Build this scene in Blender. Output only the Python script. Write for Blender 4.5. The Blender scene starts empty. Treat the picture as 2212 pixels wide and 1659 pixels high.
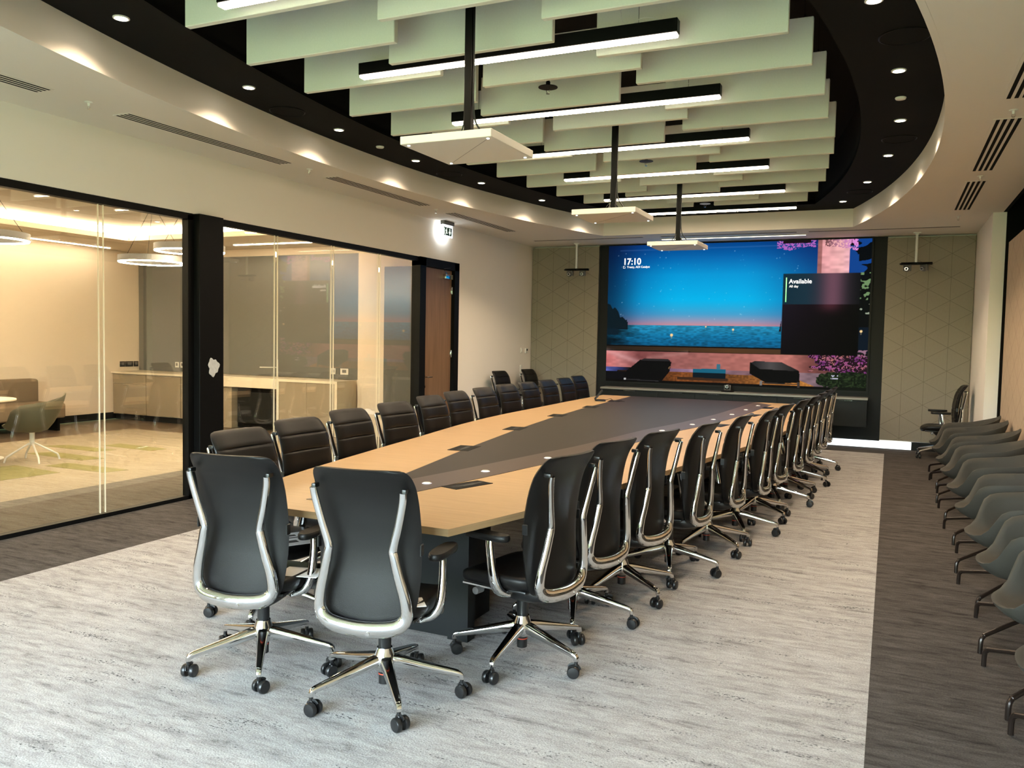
import bpy, bmesh, math, random
import numpy as np
from mathutils import Vector, Matrix

random.seed(7)
D = bpy.data
SC = bpy.context.scene
COL = SC.collection
PI = math.pi
R = math.radians

# ---------------------------------------------------------------- camera
yaw, pit, rol = R(-24.5404), R(3.16095), R(-1.09895)
_f = Vector((math.sin(yaw) * math.cos(pit), math.cos(yaw) * math.cos(pit), -math.sin(pit)))
_r = Vector((math.cos(yaw), -math.sin(yaw), 0))
_d = _f.cross(_r)
_r2 = math.cos(rol) * _r + math.sin(rol) * _d
_d2 = -math.sin(rol) * _r + math.cos(rol) * _d
cam_data = D.cameras.new('camera')
cam = D.objects.new('camera', cam_data)
COL.objects.link(cam)
cam.matrix_world = Matrix(((_r2.x, -_d2.x, -_f.x, 0), (_r2.y, -_d2.y, -_f.y, 0), (_r2.z, -_d2.z, -_f.z, 1.6), (0, 0, 0, 1)))
cam_data.sensor_fit = 'HORIZONTAL'
cam_data.sensor_width = 36
cam_data.lens = 36 * 1787.333 / 2212
cam_data.clip_start = 0.05
SC.camera = cam

# ---------------------------------------------------------------- view, world
SC.view_settings.view_transform = 'Standard'
SC.view_settings.look = 'None'
SC.view_settings.gamma = 1
SC.view_settings.exposure = 0.27
SC.cycles.use_denoising = True
SC.cycles.max_bounces = 8
SC.cycles.diffuse_bounces = 5
SC.cycles.glossy_bounces = 4
SC.cycles.transparent_max_bounces = 24
SC.cycles.sample_clamp_indirect = 6
SC.cycles.caustics_reflective = False
SC.cycles.caustics_refractive = False

LIN = 74.0       # linear pendant strength
SPOT = 105.0      # downlight watts
SKY = 36.0        # daylight

world = D.worlds.new('world')
SC.world = world
world.use_nodes = True
wn = world.node_tree.nodes
wl = world.node_tree.links
wbg = wn['Background']
tc = wn.new('ShaderNodeTexCoord')
sep = wn.new('ShaderNodeSeparateXYZ')
wramp = wn.new('ShaderNodeValToRGB')
wl.new(tc.outputs['Generated'], sep.inputs[0])
wl.new(sep.outputs['Z'], wramp.inputs[0])
wl.new(wramp.outputs[0], wbg.inputs[0])
e = wramp.color_ramp.elements
e[0].position = 0.0
e[0].color = (0.10, 0.14, 0.07, 1)
e[1].position = 0.04
e[1].color = (0.22, 0.34, 0.16, 1)
e2 = e.new(0.12)
e2.color = (0.80, 0.92, 1.0, 1)
e3 = e.new(0.6)
e3.color = (0.60, 0.80, 1.0, 1)
wbg.inputs[1].default_value = SKY


def area_light(name, loc, rot, sx, sy, power, col, parent=None):
    l = D.lights.new(name, 'AREA')
    l.shape = 'RECTANGLE'
    l.size = sx
    l.size_y = sy
    l.energy = power
    l.color = col
    o = D.objects.new(name, l)
    o.location = loc
    o.rotation_euler = rot
    COL.objects.link(o)
    if parent:
        o.parent = parent
    return o


# ---------------------------------------------------------------- colours, materials
def s2l(c):
    c = c / 255.0
    return c / 12.92 if c <= 0.04045 else ((c + 0.055) / 1.055) ** 2.4


def rgb(r, g, b):
    return (s2l(r), s2l(g), s2l(b), 1)


def new_mat(name):
    m = D.materials.new(name)
    m.use_nodes = True
    nt = m.node_tree
    return m, nt, nt.nodes, nt.links, nt.nodes['Principled BSDF']


def pmat(name, col, rough=0.5, metal=0.0, spec=0.5, noise=0.0, nscale=20.0, bump=0.0, bscale=200.0, coat=0.0):
    """plain principled material with a little procedural unevenness"""
    m, nt, n, l, p = new_mat(name)
    p.inputs['Base Color'].default_value = col
    p.inputs['Roughness'].default_value = rough
    p.inputs['Metallic'].default_value = metal
    p.inputs['Specular IOR Level'].default_value = spec
    p.inputs['Coat Weight'].default_value = coat
    t = n.new('ShaderNodeTexCoord')
    if noise > 0:
        nz = n.new('ShaderNodeTexNoise')
        nz.inputs['Scale'].default_value = nscale
        nz.inputs['Detail'].default_value = 4
        l.new(t.outputs['Object'], nz.inputs['Vector'])
        mx = n.new('ShaderNodeMix')
        mx.data_type = 'RGBA'
        mx.inputs['A'].default_value = tuple(c * (1 - noise) for c in col[:3]) + (1,)
        mx.inputs['B'].default_value = tuple(min(1, c * (1 + noise)) for c in col[:3]) + (1,)
        l.new(nz.outputs[0], mx.inputs['Factor'])
        l.new(mx.outputs['Result'], p.inputs['Base Color'])
    if bump > 0:
        nb = n.new('ShaderNodeTexNoise')
        nb.inputs['Scale'].default_value = bscale
        l.new(t.outputs['Object'], nb.inputs['Vector'])
        b = n.new('ShaderNodeBump')
        b.inputs['Strength'].default_value = bump
        b.inputs['Distance'].default_value = 0.002
        l.new(nb.outputs[0], b.inputs['Height'])
        l.new(b.outputs[0], p.inputs['Normal'])
    return m


def emat(name, col, strength):
    m, nt, n, l, p = new_mat(name)
    p.inputs['Base Color'].default_value = (0.8, 0.8, 0.8, 1)
    p.inputs['Emission Color'].default_value = col
    p.inputs['Emission Strength'].default_value = strength
    return m


def carpet(name, tones, streak=(0.9, 5.6), fleck=None):
    m, nt, n, l, p = new_mat(name)
    g = n.new('ShaderNodeNewGeometry')
    mp = n.new('ShaderNodeMapping')
    mp.inputs['Scale'].default_value = (streak[0], streak[1], 1)
    l.new(g.outputs['Position'], mp.inputs['Vector'])
    a = n.new('ShaderNodeTexNoise')
    a.inputs['Scale'].default_value = 2.2
    a.inputs['Detail'].default_value = 10
    a.inputs['Roughness'].default_value = 0.62
    a.inputs['Distortion'].default_value = 0.15
    l.new(mp.outputs[0], a.inputs['Vector'])
    mpb = n.new('ShaderNodeMapping')
    mpb.inputs['Scale'].default_value = (streak[0] * 4.0, streak[1] * 2.2, 1)
    l.new(g.outputs['Position'], mpb.inputs['Vector'])
    a2 = n.new('ShaderNodeTexNoise')
    a2.inputs['Scale'].default_value = 2.2
    a2.inputs['Detail'].default_value = 8
    a2.inputs['Roughness'].default_value = 0.7
    a2.inputs['Distortion'].default_value = 0.5
    l.new(mpb.outputs[0], a2.inputs['Vector'])
    am = n.new('ShaderNodeMix')
    am.data_type = 'FLOAT'
    am.inputs[0].default_value = 0.55
    l.new(a.outputs[0], am.inputs[2])
    l.new(a2.outputs[0], am.inputs[3])
    aout = am.outputs[0]
    r = n.new('ShaderNodeValToRGB')
    r.color_ramp.interpolation = 'LINEAR'
    els = r.color_ramp.elements
    k = len(tones)
    pos = [0.38 + 0.22 * i / (k - 1) for i in range(k)]
    els[0].position = pos[0]
    els[0].color = tones[0]
    els[1].position = pos[-1]
    els[1].color = tones[-1]
    for i in range(1, k - 1):
        x = els.new(pos[i])
        x.color = tones[i]
    l.new(aout, r.inputs[0])
    f = n.new('ShaderNodeTexNoise')
    f.inputs['Scale'].default_value = 130
    f.inputs['Detail'].default_value = 2
    l.new(g.outputs['Position'], f.inputs['Vector'])
    mr = n.new('ShaderNodeMapRange')
    mr.inputs[1].default_value = 0.3
    mr.inputs[2].default_value = 0.7
    mr.inputs[3].default_value = 0.78
    mr.inputs[4].default_value = 1.2
    l.new(f.outputs[0], mr.inputs[0])
    mx = n.new('ShaderNodeVectorMath')
    mx.operation = 'MULTIPLY'
    l.new(r.outputs[0], mx.inputs[0])
    l.new(mr.outputs[0], mx.inputs[1])
    out = mx.outputs[0]
    if fleck is not None:
        mp2 = n.new('ShaderNodeMapping')
        mp2.inputs['Scale'].default_value = (60, 110, 1)
        l.new(g.outputs['Position'], mp2.inputs['Vector'])
        q = n.new('ShaderNodeTexNoise')
        q.inputs['Scale'].default_value = 1.0
        q.inputs['Detail'].default_value = 1
        l.new(mp2.outputs[0], q.inputs['Vector'])
        q2 = n.new('ShaderNodeTexNoise')
        q2.inputs['Scale'].default_value = 2.5
        l.new(mp.outputs[0], q2.inputs['Vector'])
        ad = n.new('ShaderNodeMath')
        ad.operation = 'ADD'
        l.new(q.outputs[0], ad.inputs[0])
        l.new(q2.outputs[0], ad.inputs[1])
        gt = n.new('ShaderNodeMapRange')
        gt.inputs[1].default_value = 1.24
        gt.inputs[2].default_value = 1.30
        l.new(ad.outputs[0], gt.inputs[0])
        m2 = n.new('ShaderNodeMix')
        m2.data_type = 'RGBA'
        m2.inputs['B'].default_value = fleck
        l.new(gt.outputs[0], m2.inputs['Factor'])
        l.new(out, m2.inputs['A'])
        out = m2.outputs['Result']
    l.new(out, p.inputs['Base Color'])
    p.inputs['Roughness'].default_value = 0.95
    p.inputs['Specular IOR Level'].default_value = 0.1
    b = n.new('ShaderNodeBump')
    b.inputs['Strength'].default_value = 0.5
    b.inputs['Distance'].default_value = 0.004
    l.new(f.outputs[0], b.inputs['Height'])
    l.new(b.outputs[0], p.inputs['Normal'])
    return m


def wood(name, c1, c2, scale=(1.2, 14, 14), rough=0.4, coord='Object', rot=0.0):
    m, nt, n, l, p = new_mat(name)
    t = n.new('ShaderNodeTexCoord')
    mp = n.new('ShaderNodeMapping')
    mp.inputs['Scale'].default_value = scale
    mp.inputs['Rotation'].default_value = (0, 0, rot)
    l.new(t.outputs[coord], mp.inputs['Vector'])
    a = n.new('ShaderNodeTexNoise')
    a.inputs['Scale'].default_value = 1.6
    a.inputs['Detail'].default_value = 8
    a.inputs['Roughness'].default_value = 0.6
    a.inputs['Distortion'].default_value = 0.6
    l.new(mp.outputs[0], a.inputs['Vector'])
    mr = n.new('ShaderNodeMapRange')
    mr.inputs[1].default_value = 0.3
    mr.inputs[2].default_value = 0.7
    l.new(a.outputs[0], mr.inputs[0])
    mx = n.new('ShaderNodeMix')
    mx.data_type = 'RGBA'
    mx.inputs['A'].default_value = c1
    mx.inputs['B'].default_value = c2
    l.new(mr.outputs[0], mx.inputs['Factor'])
    l.new(mx.outputs['Result'], p.inputs['Base Color'])
    p.inputs['Roughness'].default_value = rough
    return m


def tri_panel(name, col, dark, cell=0.29, horiz='X'):
    """wall panel scored with vertical lines and a triangular lattice of fine grooves"""
    m, nt, n, l, p = new_mat(name)
    g = n.new('ShaderNodeNewGeometry')
    sp = n.new('ShaderNodeSeparateXYZ')
    l.new(g.outputs['Position'], sp.inputs[0])
    h = sp.outputs[horiz]
    z = sp.outputs['Z']

    def math_(op, a, b=None):
        q = n.new('ShaderNodeMath')
        q.operation = op
        for i, v in enumerate((a, b)):
            if v is None:
                continue
            if isinstance(v, (int, float)):
                q.inputs[i].default_value = v
            else:
                l.new(v, q.inputs[i])
        return q.outputs[0]
    s = 0.577

    def line(expr):
        # distance to nearest multiple of cell
        q = math_('DIVIDE', expr, cell)
        fr = math_('FRACT', math_('ADD', q, 100.0))
        d = math_('ABSOLUTE', math_('SUBTRACT', fr, 0.5))
        return math_('GREATER_THAN', d, 0.5 - 0.0075)
    h2 = math_('ADD', h, 0.14)
    v1 = line(h2)
    zz = math_('MULTIPLY', z, 1 / (2 * s))
    a1 = line(math_('ADD', math_('MULTIPLY', h2, 0.5), zz))
    a2 = line(math_('SUBTRACT', math_('MULTIPLY', h2, 0.5), zz))
    tot = math_('MINIMUM', math_('ADD', v1, math_('ADD', a1, a2)), 1.0)
    nz = n.new('ShaderNodeTexNoise')
    nz.inputs['Scale'].default_value = 60
    mx = n.new('ShaderNodeMix')
    mx.data_type = 'RGBA'
    mx.inputs['A'].default_value = tuple(c * .94 for c in col[:3]) + (1,)
    mx.inputs['B'].default_value = tuple(c * 1.06 for c in col[:3]) + (1,)
    l.new(nz.outputs[0], mx.inputs['Factor'])
    m2 = n.new('ShaderNodeMix')
    m2.data_type = 'RGBA'
    m2.inputs['B'].default_value = dark
    l.new(tot, m2.inputs['Factor'])
    l.new(mx.outputs['Result'], m2.inputs['A'])
    l.new(m2.outputs['Result'], p.inputs['Base Color'])
    p.inputs['Roughness'].default_value = 0.85
    b = n.new('ShaderNodeBump')
    b.inputs['Strength'].default_value = 0.6
    b.inputs['Distance'].default_value = 0.004
    b.invert = True
    l.new(tot, b.inputs['Height'])
    l.new(b.outputs[0], p.inputs['Normal'])
    return m


def glass_mat(name, tint=(0.95, 0.96, 0.93), f0=0.115):
    m, nt, n, l, p = new_mat(name)
    n.remove(p)
    g = n.new('ShaderNodeNewGeometry')
    dt = n.new('ShaderNodeVectorMath')
    dt.operation = 'DOT_PRODUCT'
    l.new(g.outputs['Normal'], dt.inputs[0])
    l.new(g.outputs['Incoming'], dt.inputs[1])

    def math_(op, a, b=None):
        q = n.new('ShaderNodeMath')
        q.operation = op
        for i, v in enumerate((a, b)):
            if v is None:
                continue
            if isinstance(v, (int, float)):
                q.inputs[i].default_value = v
            else:
                l.new(v, q.inputs[i])
        return q.outputs[0]
    c = math_('ABSOLUTE', dt.outputs['Value'])
    c = math_('SUBTRACT', 1.0, c)
    c = math_('POWER', c, 5.0)
    c = math_('MULTIPLY', c, 1 - f0)
    c = math_('ADD', c, f0)
    tr = n.new('ShaderNodeBsdfTransparent')
    tr.inputs[0].default_value = tint + (1,)
    gl = n.new('ShaderNodeBsdfGlossy')
    gl.inputs['Roughness'].default_value = 0.0
    ms = n.new('ShaderNodeMixShader')
    l.new(c, ms.inputs[0])
    l.new(tr.outputs[0], ms.inputs[1])
    l.new(gl.outputs[0], ms.inputs[2])
    l.new(ms.outputs[0], n['Material Output'].inputs[0])
    return m


M = {}
M['wall'] = pmat('painted_wall', (0.84, 0.79, 0.73, 1), 0.85, noise=0.02, nscale=1.5)
M['ceil'] = pmat('painted_ceiling', (0.79, 0.74, 0.68, 1), 0.9, noise=0.015, nscale=2)
M['black_paint'] = pmat('black_ceiling_paint', (0.0035, 0.0033, 0.003, 1), 0.9, spec=0.15, noise=0.1)
M['black_metal'] = pmat('black_metal', (0.003, 0.003, 0.003, 1), 0.45, spec=0.12, noise=0.05)
M['black_void'] = pmat('black_board', (0.004, 0.0045, 0.005, 1), 0.6, spec=0.3, noise=0.05)
M['baffle'] = pmat('sage_felt', (0.78, 0.79, 0.71, 1), 0.95, noise=0.05, nscale=90, bump=0.25)
M['rug'] = carpet('light_carpet', [rgb(124, 122, 120), rgb(148, 145, 143), rgb(160, 157, 155), rgb(168, 166, 164), rgb(176, 174, 172)], fleck=(0.10, 0.10, 0.10, 1))
M['dark_carpet'] = carpet('dark_carpet', [rgb(48, 45, 43), rgb(68, 64, 61), rgb(78, 74, 71), rgb(86, 82, 79)], (0.8, 6.0))
M['beige_carpet'] = carpet('beige_carpet', [rgb(142, 132, 116), rgb(158, 148, 130), rgb(166, 157, 140)], (0.6, 6))
M['grey_carpet'] = carpet('grey_carpet', [rgb(92, 87, 80), rgb(110, 105, 97), rgb(120, 115, 107)], (0.6, 6))
M['green_carpet'] = carpet('green_carpet', [rgb(124, 122, 82), rgb(134, 130, 90), rgb(142, 138, 98)], (2, 6))
M['brown_floor'] = wood('brown_floor', rgb(92, 80, 68), rgb(112, 98, 84), (0.6, 5, 5), 0.3)
M['oak'] = wood('oak_veneer', (0.455, 0.295, 0.148, 1), (0.545, 0.365, 0.192, 1), (1.6, 22, 22), 0.38)
M['oak_edge'] = wood('oak_edge', (0.34, 0.22, 0.115, 1), (0.45, 0.30, 0.155, 1), (1.6, 1.6, 60), 0.45)
M['door_wood'] = wood('walnut_door', (0.155, 0.085, 0.044, 1), (0.235, 0.138, 0.077, 1), (16, 10, 0.7), 0.4)
M['inlay'] = pmat('brown_inlay', (0.036, 0.030, 0.0255, 1), 0.42, spec=0.35, noise=0.06, nscale=6)
M['rail'] = pmat('bronze_rail', (0.10, 0.076, 0.066, 1), 0.32, noise=0.03)
M['leather'] = pmat('black_leather', (0.0055, 0.0050, 0.0050, 1), 0.42, spec=0.26, noise=0.1, nscale=8, bump=0.22, bscale=420)
M['mesh'] = pmat('black_mesh', (0.010, 0.009, 0.009, 1), 0.8, bump=0.3, bscale=600)
M['chrome'] = pmat('polished_aluminium', (0.74, 0.74, 0.74, 1), 0.07, metal=1.0)
M['chrome2'] = pmat('brushed_steel', (0.70, 0.70, 0.70, 1), 0.10, metal=1.0)
M['plastic'] = pmat('black_plastic', (0.007, 0.007, 0.0075, 1), 0.35, bump=0.1)
M['greyplastic'] = pmat('grey_plastic', (0.13, 0.13, 0.13, 1), 0.5)
M['orange'] = pmat('orange_ring', rgb(205, 75, 50), 0.5)
M['white_plastic'] = pmat('white_plastic', (0.78, 0.77, 0.73, 1), 0.4)
M['white_paper'] = pmat('white_paper', (0.80, 0.80, 0.80, 1), 0.7)
M['ink'] = pmat('printed_ink', (0.03, 0.03, 0.03, 1), 0.7)
M['panelL'] = tri_panel('scored_felt_panel', rgb(142, 134, 120), rgb(108, 100, 86), 0.305, 'X')
M['panelR'] = tri_panel('scored_felt_wall', rgb(178, 158, 136), rgb(128, 106, 84), 0.305, 'Y')
M['shell'] = pmat('grey_upholstery', rgb(49, 47, 41), 0.75, noise=0.08, nscale=30, bump=0.3, bscale=300)
M['bronze'] = pmat('dark_bronze_tube', (0.022, 0.015, 0.012, 1), 0.28, metal=0.5)
M['slate'] = pmat('slate_laminate', (0.010, 0.0115, 0.012, 1), 0.5, spec=0.2, noise=0.06)
M['counter'] = pmat('grey_worktop', (0.22, 0.21, 0.19, 1), 0.35)
M['concrete'] = pmat('stone_laminate', rgb(150, 138, 118), 0.6, noise=0.12, nscale=3)
M['white_top'] = pmat('white_worktop', rgb(232, 222, 200), 0.35)
M['splash'] = pmat('grey_green_glass', rgb(104, 106, 104), 0.25, noise=0.02)
M['sidewall'] = pmat('cream_wall', (0.84, 0.73, 0.60, 1), 0.85, noise=0.02)
M['lamp'] = emat('lamp_diffuser', (1.0, 0.78, 0.53, 1), LIN)
M['lamp_edge'] = emat('lamp_diffuser_edge', (1.0, 0.86, 0.68, 1), 5.0)
M['lamp2'] = emat('side_room_lamp', (1.0, 0.78, 0.53, 1), 110.0)
M['lamp3'] = emat('line_lamp', (1.0, 0.80, 0.56, 1), 34.0)
M['cove'] = emat('lit_cove_band', (1.0, 0.77, 0.51, 1), 62.0)
M['down'] = emat('downlight_lens', (1.0, 0.88, 0.70, 1), 40.0)
M['led'] = emat('led_dot', (0.85, 0.95, 1.0, 1), 6.0)
M['exit_white'] = emat('exit_diffuser', (0.86, 0.95, 1.0, 1), 9)
M['exit_mark'] = emat('exit_mark', (0.8, 0.95, 0.9, 1), .8)
M['exit_green'] = pmat('exit_green', rgb(20, 66, 46), 0.5)
M['glass'] = glass_mat('clear_glass')
M['glass2'] = glass_mat('window_glass', (0.97, 0.98, 0.98), 0.04)
M['text'] = emat('screen_white', (1, 1, 1, 1), 1.0)
M['text_green'] = emat('screen_green', rgb(60, 220, 130), 1.0)
M['sofa'] = pmat('taupe_fabric', rgb(118, 104, 86), 0.9, bump=0.2)
M['legwood'] = wood('leg_wood', rgb(150, 112, 84), rgb(172, 132, 100), (8, 8, 1), 0.5)


# ---------------------------------------------------------------- geometry helper
class G:
    def __init__(s):
        s.v, s.f, s.m = [], [], []

    def add(s, vs, fs, mi=0, mat=None):
        b = len(s.v)
        if mat is not None:
            vs = [mat @ Vector(v) for v in vs]
        s.v += [tuple(v) for v in vs]
        s.f += [tuple(i + b for i in f) for f in fs]
        s.m += [mi] * len(fs)
        return s

    def box(s, x0, x1, y0, y1, z0, z1, bev=0.0, seg=2, mi=0, mat=None):
        if bev <= 0:
            vs = [(x, y, z) for z in (z0, z1) for y in (y0, y1) for x in (x0, x1)]
            fs = [(0, 2, 3, 1), (4, 5, 7, 6), (0, 1, 5, 4), (2, 6, 7, 3), (0, 4, 6, 2), (1, 3, 7, 5)]
            return s.add(vs, fs, mi, mat)
        bm = bmesh.new()
        bmesh.ops.create_cube(bm, size=1)
        for v in bm.verts:
            v.co = Vector(((x0 + x1) / 2 + v.co.x * (x1 - x0), (y0 + y1) / 2 + v.co.y * (y1 - y0), (z0 + z1) / 2 + v.co.z * (z1 - z0)))
        bmesh.ops.bevel(bm, geom=bm.edges[:], offset=bev, segments=seg, profile=0.5, affect='EDGES')
        bm.verts.index_update()
        s.add([v.co.copy() for v in bm.verts], [[v.index for v in f.verts] for f in bm.faces], mi, mat)
        bm.free()
        return s

    def prism(s, poly, z0, z1, mi=0, mat=None):
        n = len(poly)
        vs = [(x, y, z0) for x, y in poly] + [(x, y, z1) for x, y in poly]
        fs = [tuple(range(n - 1, -1, -1)), tuple(range(n, 2 * n))]
        fs += [(i, (i + 1) % n, n + (i + 1) % n, n + i) for i in range(n)]
        return s.add(vs, fs, mi, mat)

    def loft(s, rings, caps=True, closed=True, mi=0, mat=None):
        n = len(rings[0])
        vs = [p for r in rings for p in r]
        fs = []
        for a in range(len(rings) - 1):
            for i in range(n if closed else n - 1):
                j = (i + 1) % n
                fs.append((a * n + i, a * n + j, (a + 1) * n + j, (a + 1) * n + i))
        if caps:
            fs.append(tuple(range(n - 1, -1, -1)))
            fs.append(tuple(range((len(rings) - 1) * n, len(rings) * n)))
        return s.add(vs, fs, mi, mat)

    def lathe(s, prof, n=20, cx=0, cy=0, mi=0, mat=None, caps=True):
        rings = [[(cx + r * math.cos(2 * PI * i / n), cy + r * math.sin(2 * PI * i / n), z) for i in range(n)] for r, z in prof]
        return s.loft(rings, caps, True, mi, mat)

    def sweep(s, pts, sizes, up=(0, 0, 1), n=10, sq=2.0, mi=0, caps=True, mat=None):
        """sweep a superellipse section (w across, d along the up side) along pts"""
        pts = [Vector(p) for p in pts]
        if not isinstance(sizes, list):
            sizes = [sizes] * len(pts)
        up = Vector(up)
        rings = []
        for i, p in enumerate(pts):
            t = (pts[min(i + 1, len(pts) - 1)] - pts[max(i - 1, 0)]).normalized()
            side = t.cross(up)
            if side.length < 1e-4:
                side = t.cross(Vector((1, 0.3, 0)))
            side.normalize()
            nn = side.cross(t).normalized()
            w, d = sizes[i] if isinstance(sizes[i], tuple) else (sizes[i], sizes[i])
            ring = []
            for k in range(n):
                a = 2 * PI * (k + .5) / n
                c, q = math.cos(a), math.sin(a)
                cc = math.copysign(abs(c) ** (2 / sq), c)
                qq = math.copysign(abs(q) ** (2 / sq), q)
                ring.append(p + side * (cc * w / 2) + nn * (qq * d / 2))
            rings.append(ring)
        return s.loft(rings, caps, True, mi, mat)

    def build(s, name, mats, parent=None, loc=(0, 0, 0), rot=(0, 0, 0), smooth=35):
        me = D.meshes.new(name)
        me.from_pydata(s.v, [], s.f)
        if not isinstance(mats, (list, tuple)):
            mats = [mats]
        for m in mats:
            me.materials.append(M[m] if isinstance(m, str) else m)
        me.polygons.foreach_set('material_index', s.m)
        bm = bmesh.new()
        bm.from_mesh(me)
        bmesh.ops.recalc_face_normals(bm, faces=bm.faces[:])
        bm.to_mesh(me)
        bm.free()
        if smooth:
            me.polygons.foreach_set('use_smooth', [True] * len(me.polygons))
            me.set_sharp_from_angle(angle=R(smooth))
        me.update()
        o = D.objects.new(name, me)
        COL.objects.link(o)
        o.location = loc
        o.rotation_euler = rot
        if parent:
            o.parent = parent
        return o


def smooth_path(pts, k=6):
    """Catmull-Rom through tuples of any length"""
    out = []
    P = [pts[0]] + list(pts) + [pts[-1]]
    for i in range(1, len(P) - 2):
        for j in range(k):
            t = j / k
            a, b, c, d = P[i - 1], P[i], P[i + 1], P[i + 2]
            out.append(tuple(0.5 * (2 * b[q] + (c[q] - a[q]) * t + (2 * a[q] - 5 * b[q] + 4 * c[q] - d[q]) * t * t + (3 * b[q] - a[q] - 3 * c[q] + d[q]) * t ** 3) for q in range(len(b))))
    out.append(tuple(pts[-1]))
    return out


def tag(o, label=None, cat=None, group=None, kind=None):
    if label:
        o['label'] = label
    if cat:
        o['category'] = cat
    if group:
        o['group'] = group
    if kind:
        o['kind'] = kind
    return o


def empty(name, loc=(0, 0, 0), rz=0.0, label=None, cat=None, group=None):
    o = D.objects.new(name, None)
    o.empty_display_size = 0.1
    COL.objects.link(o)
    o.location = loc
    o.rotation_euler = (0, 0, rz)
    tag(o, label, cat, group)
    return o


def struct(o):
    o['kind'] = 'structure'
    return o


def copy_tree(o, parent=None):
    c = o.copy()
    COL.objects.link(c)
    c.parent = parent
    for ch in list(o.children):
        copy_tree(ch, c)
    return c


ORD = ['first', 'second', 'third', 'fourth', 'fifth', 'sixth', 'seventh', 'eighth', 'ninth', 'tenth', 'eleventh', 'twelfth', 'thirteenth']

# ---------------------------------------------------------------- room shell
CX = -2.43
WL = -6.05          # left wall plane
FAR = 14.10         # far wall plane
ZS = 3.28           # white soffit
ZB = 3.54           # black ring
ZP = 4.10           # black plenum
YB = -2.40          # wall behind the camera
WR = 1.27           # right wall panel face


def arc(half, rad, y):
    return half - (rad - math.sqrt(rad * rad - (y - 7.5) ** 2))


Y0o, Y1o = 2.15, 12.85
Y0i, Y1i = 2.75, 12.28
N = 48


def outline(half, rad, y0, y1):
    ys = [y0 + (y1 - y0) * i / N for i in range(N + 1)]
    return ys, [arc(half, rad, y) for y in ys]


yo, ho = outline(2.74, 16.9, Y0o, Y1o)
yi, hi = outline(2.12, 16.0, Y0i, Y1i)

# floor
g = G()
g.box(WL, 2.2, YB - .2, FAR + .35, -0.10, -0.004)
struct(g.build('floor', 'dark_carpet', smooth=0))
g = G()
g.box(-5.07, -0.03, YB, 13.36, -0.004, 0.0)
tag(g.build('carpet_inset', 'rug', smooth=0), 'pale grey streaked carpet field under the long table', 'carpet')
g = G()
g.box(WL, -5.07, YB, FAR, -0.004, 0.0)
g.box(-0.03, 1.6, YB, FAR, -0.004, 0.0)
g.box(-5.07, -0.03, 13.36, FAR, -0.004, 0.0)
tag(g.build('carpet_border', 'dark_carpet', smooth=0), 'dark brown grey streaked carpet bordering the pale field', 'carpet')

# soffit with oval opening (built in strips, a slab 60 mm thick)
g = G()


def slab(g, a, b, c, d, z0, z1):
    g.add([(*a, z0), (*b, z0), (*c, z0), (*d, z0), (*a, z1), (*b, z1), (*c, z1), (*d, z1)],
          [(0, 3, 2, 1), (4, 5, 6, 7), (0, 1, 5, 4), (1, 2, 6, 5), (2, 3, 7, 6), (3, 0, 4, 7)])


for i in range(N):
    slab(g, (WL - .2, yo[i]), (CX - ho[i], yo[i]), (CX - ho[i + 1], yo[i + 1]), (WL - .2, yo[i + 1]), ZS, ZS + .05)
    slab(g, (CX + ho[i], yo[i]), (1.20, yo[i]), (1.20, yo[i + 1]), (CX + ho[i + 1], yo[i + 1]), ZS, ZS + .05)
g.box(WL - .2, 1.20, YB - .2, Y0o, ZS, ZS + .05)
g.box(WL - .2, 1.20, Y1o, FAR + .35, ZS, ZS + .05)
struct(g.build('ceiling', 'ceil', smooth=0))
# white fascia
g = G()
op = [(CX - ho[i], yo[i]) for i in range(N + 1)] + [(CX + ho[i], yo[i]) for i in range(N, -1, -1)]
op2 = [(CX + (x - CX) * 1.01, 7.5 + (y - 7.5) * 1.004) for x, y in op]
n_ = len(op)
op0 = [(CX + (x - CX) * .996, 7.5 + (y - 7.5) * .9985) for x, y in op]
g.loft([[(x, y, ZS - .0015) for x, y in op0], [(x, y, ZB) for x, y in op0], [(x, y, ZB) for x, y in op2], [(x, y, ZS - .0015) for x, y in op2], [(x, y, ZS - .0015) for x, y in op0]], caps=False)
struct(g.build('trim_1', 'ceil', smooth=0))
# black ring and plenum
ip = [(CX - hi[i], yi[i]) for i in range(N + 1)] + [(CX + hi[i], yi[i]) for i in range(N, -1, -1)]
g = G()
g.loft([[(x, y, ZB) for x, y in op2], [(x, y, ZB) for x, y in ip], [(x, y, ZB + .06) for x, y in ip], [(x, y, ZB + .06) for x, y in op2], [(x, y, ZB) for x, y in op2]], caps=False)
struct(g.build('trim_2', 'black_paint', smooth=0))
g = G()
ip2 = [(CX + (x - CX) * 1.02, 7.5 + (y - 7.5) * 1.006) for x, y in ip]
g.loft([[(x, y, ZB + .001) for x, y in ip], [(x, y, ZP) for x, y in ip], [(x, y, ZP + .05) for x, y in ip2], [(x, y, ZB + .001) for x, y in ip2]], caps=False)
g.prism(ip2, ZP, ZP + .05)
struct(g.build('trim_3', 'black_paint', smooth=0))

# left wall: above the glass, beyond the door
g = G()
g.box(WL - .15, WL, YB - .2, 11.20, 2.72, ZS)
g.box(WL - .15, WL, 11.20, FAR + .35, 0, ZS)
g.box(WL - .15, WL, YB - .2, YB + .5, 0, 2.72)
struct(g.build('wall_left', 'wall', smooth=0))
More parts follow.
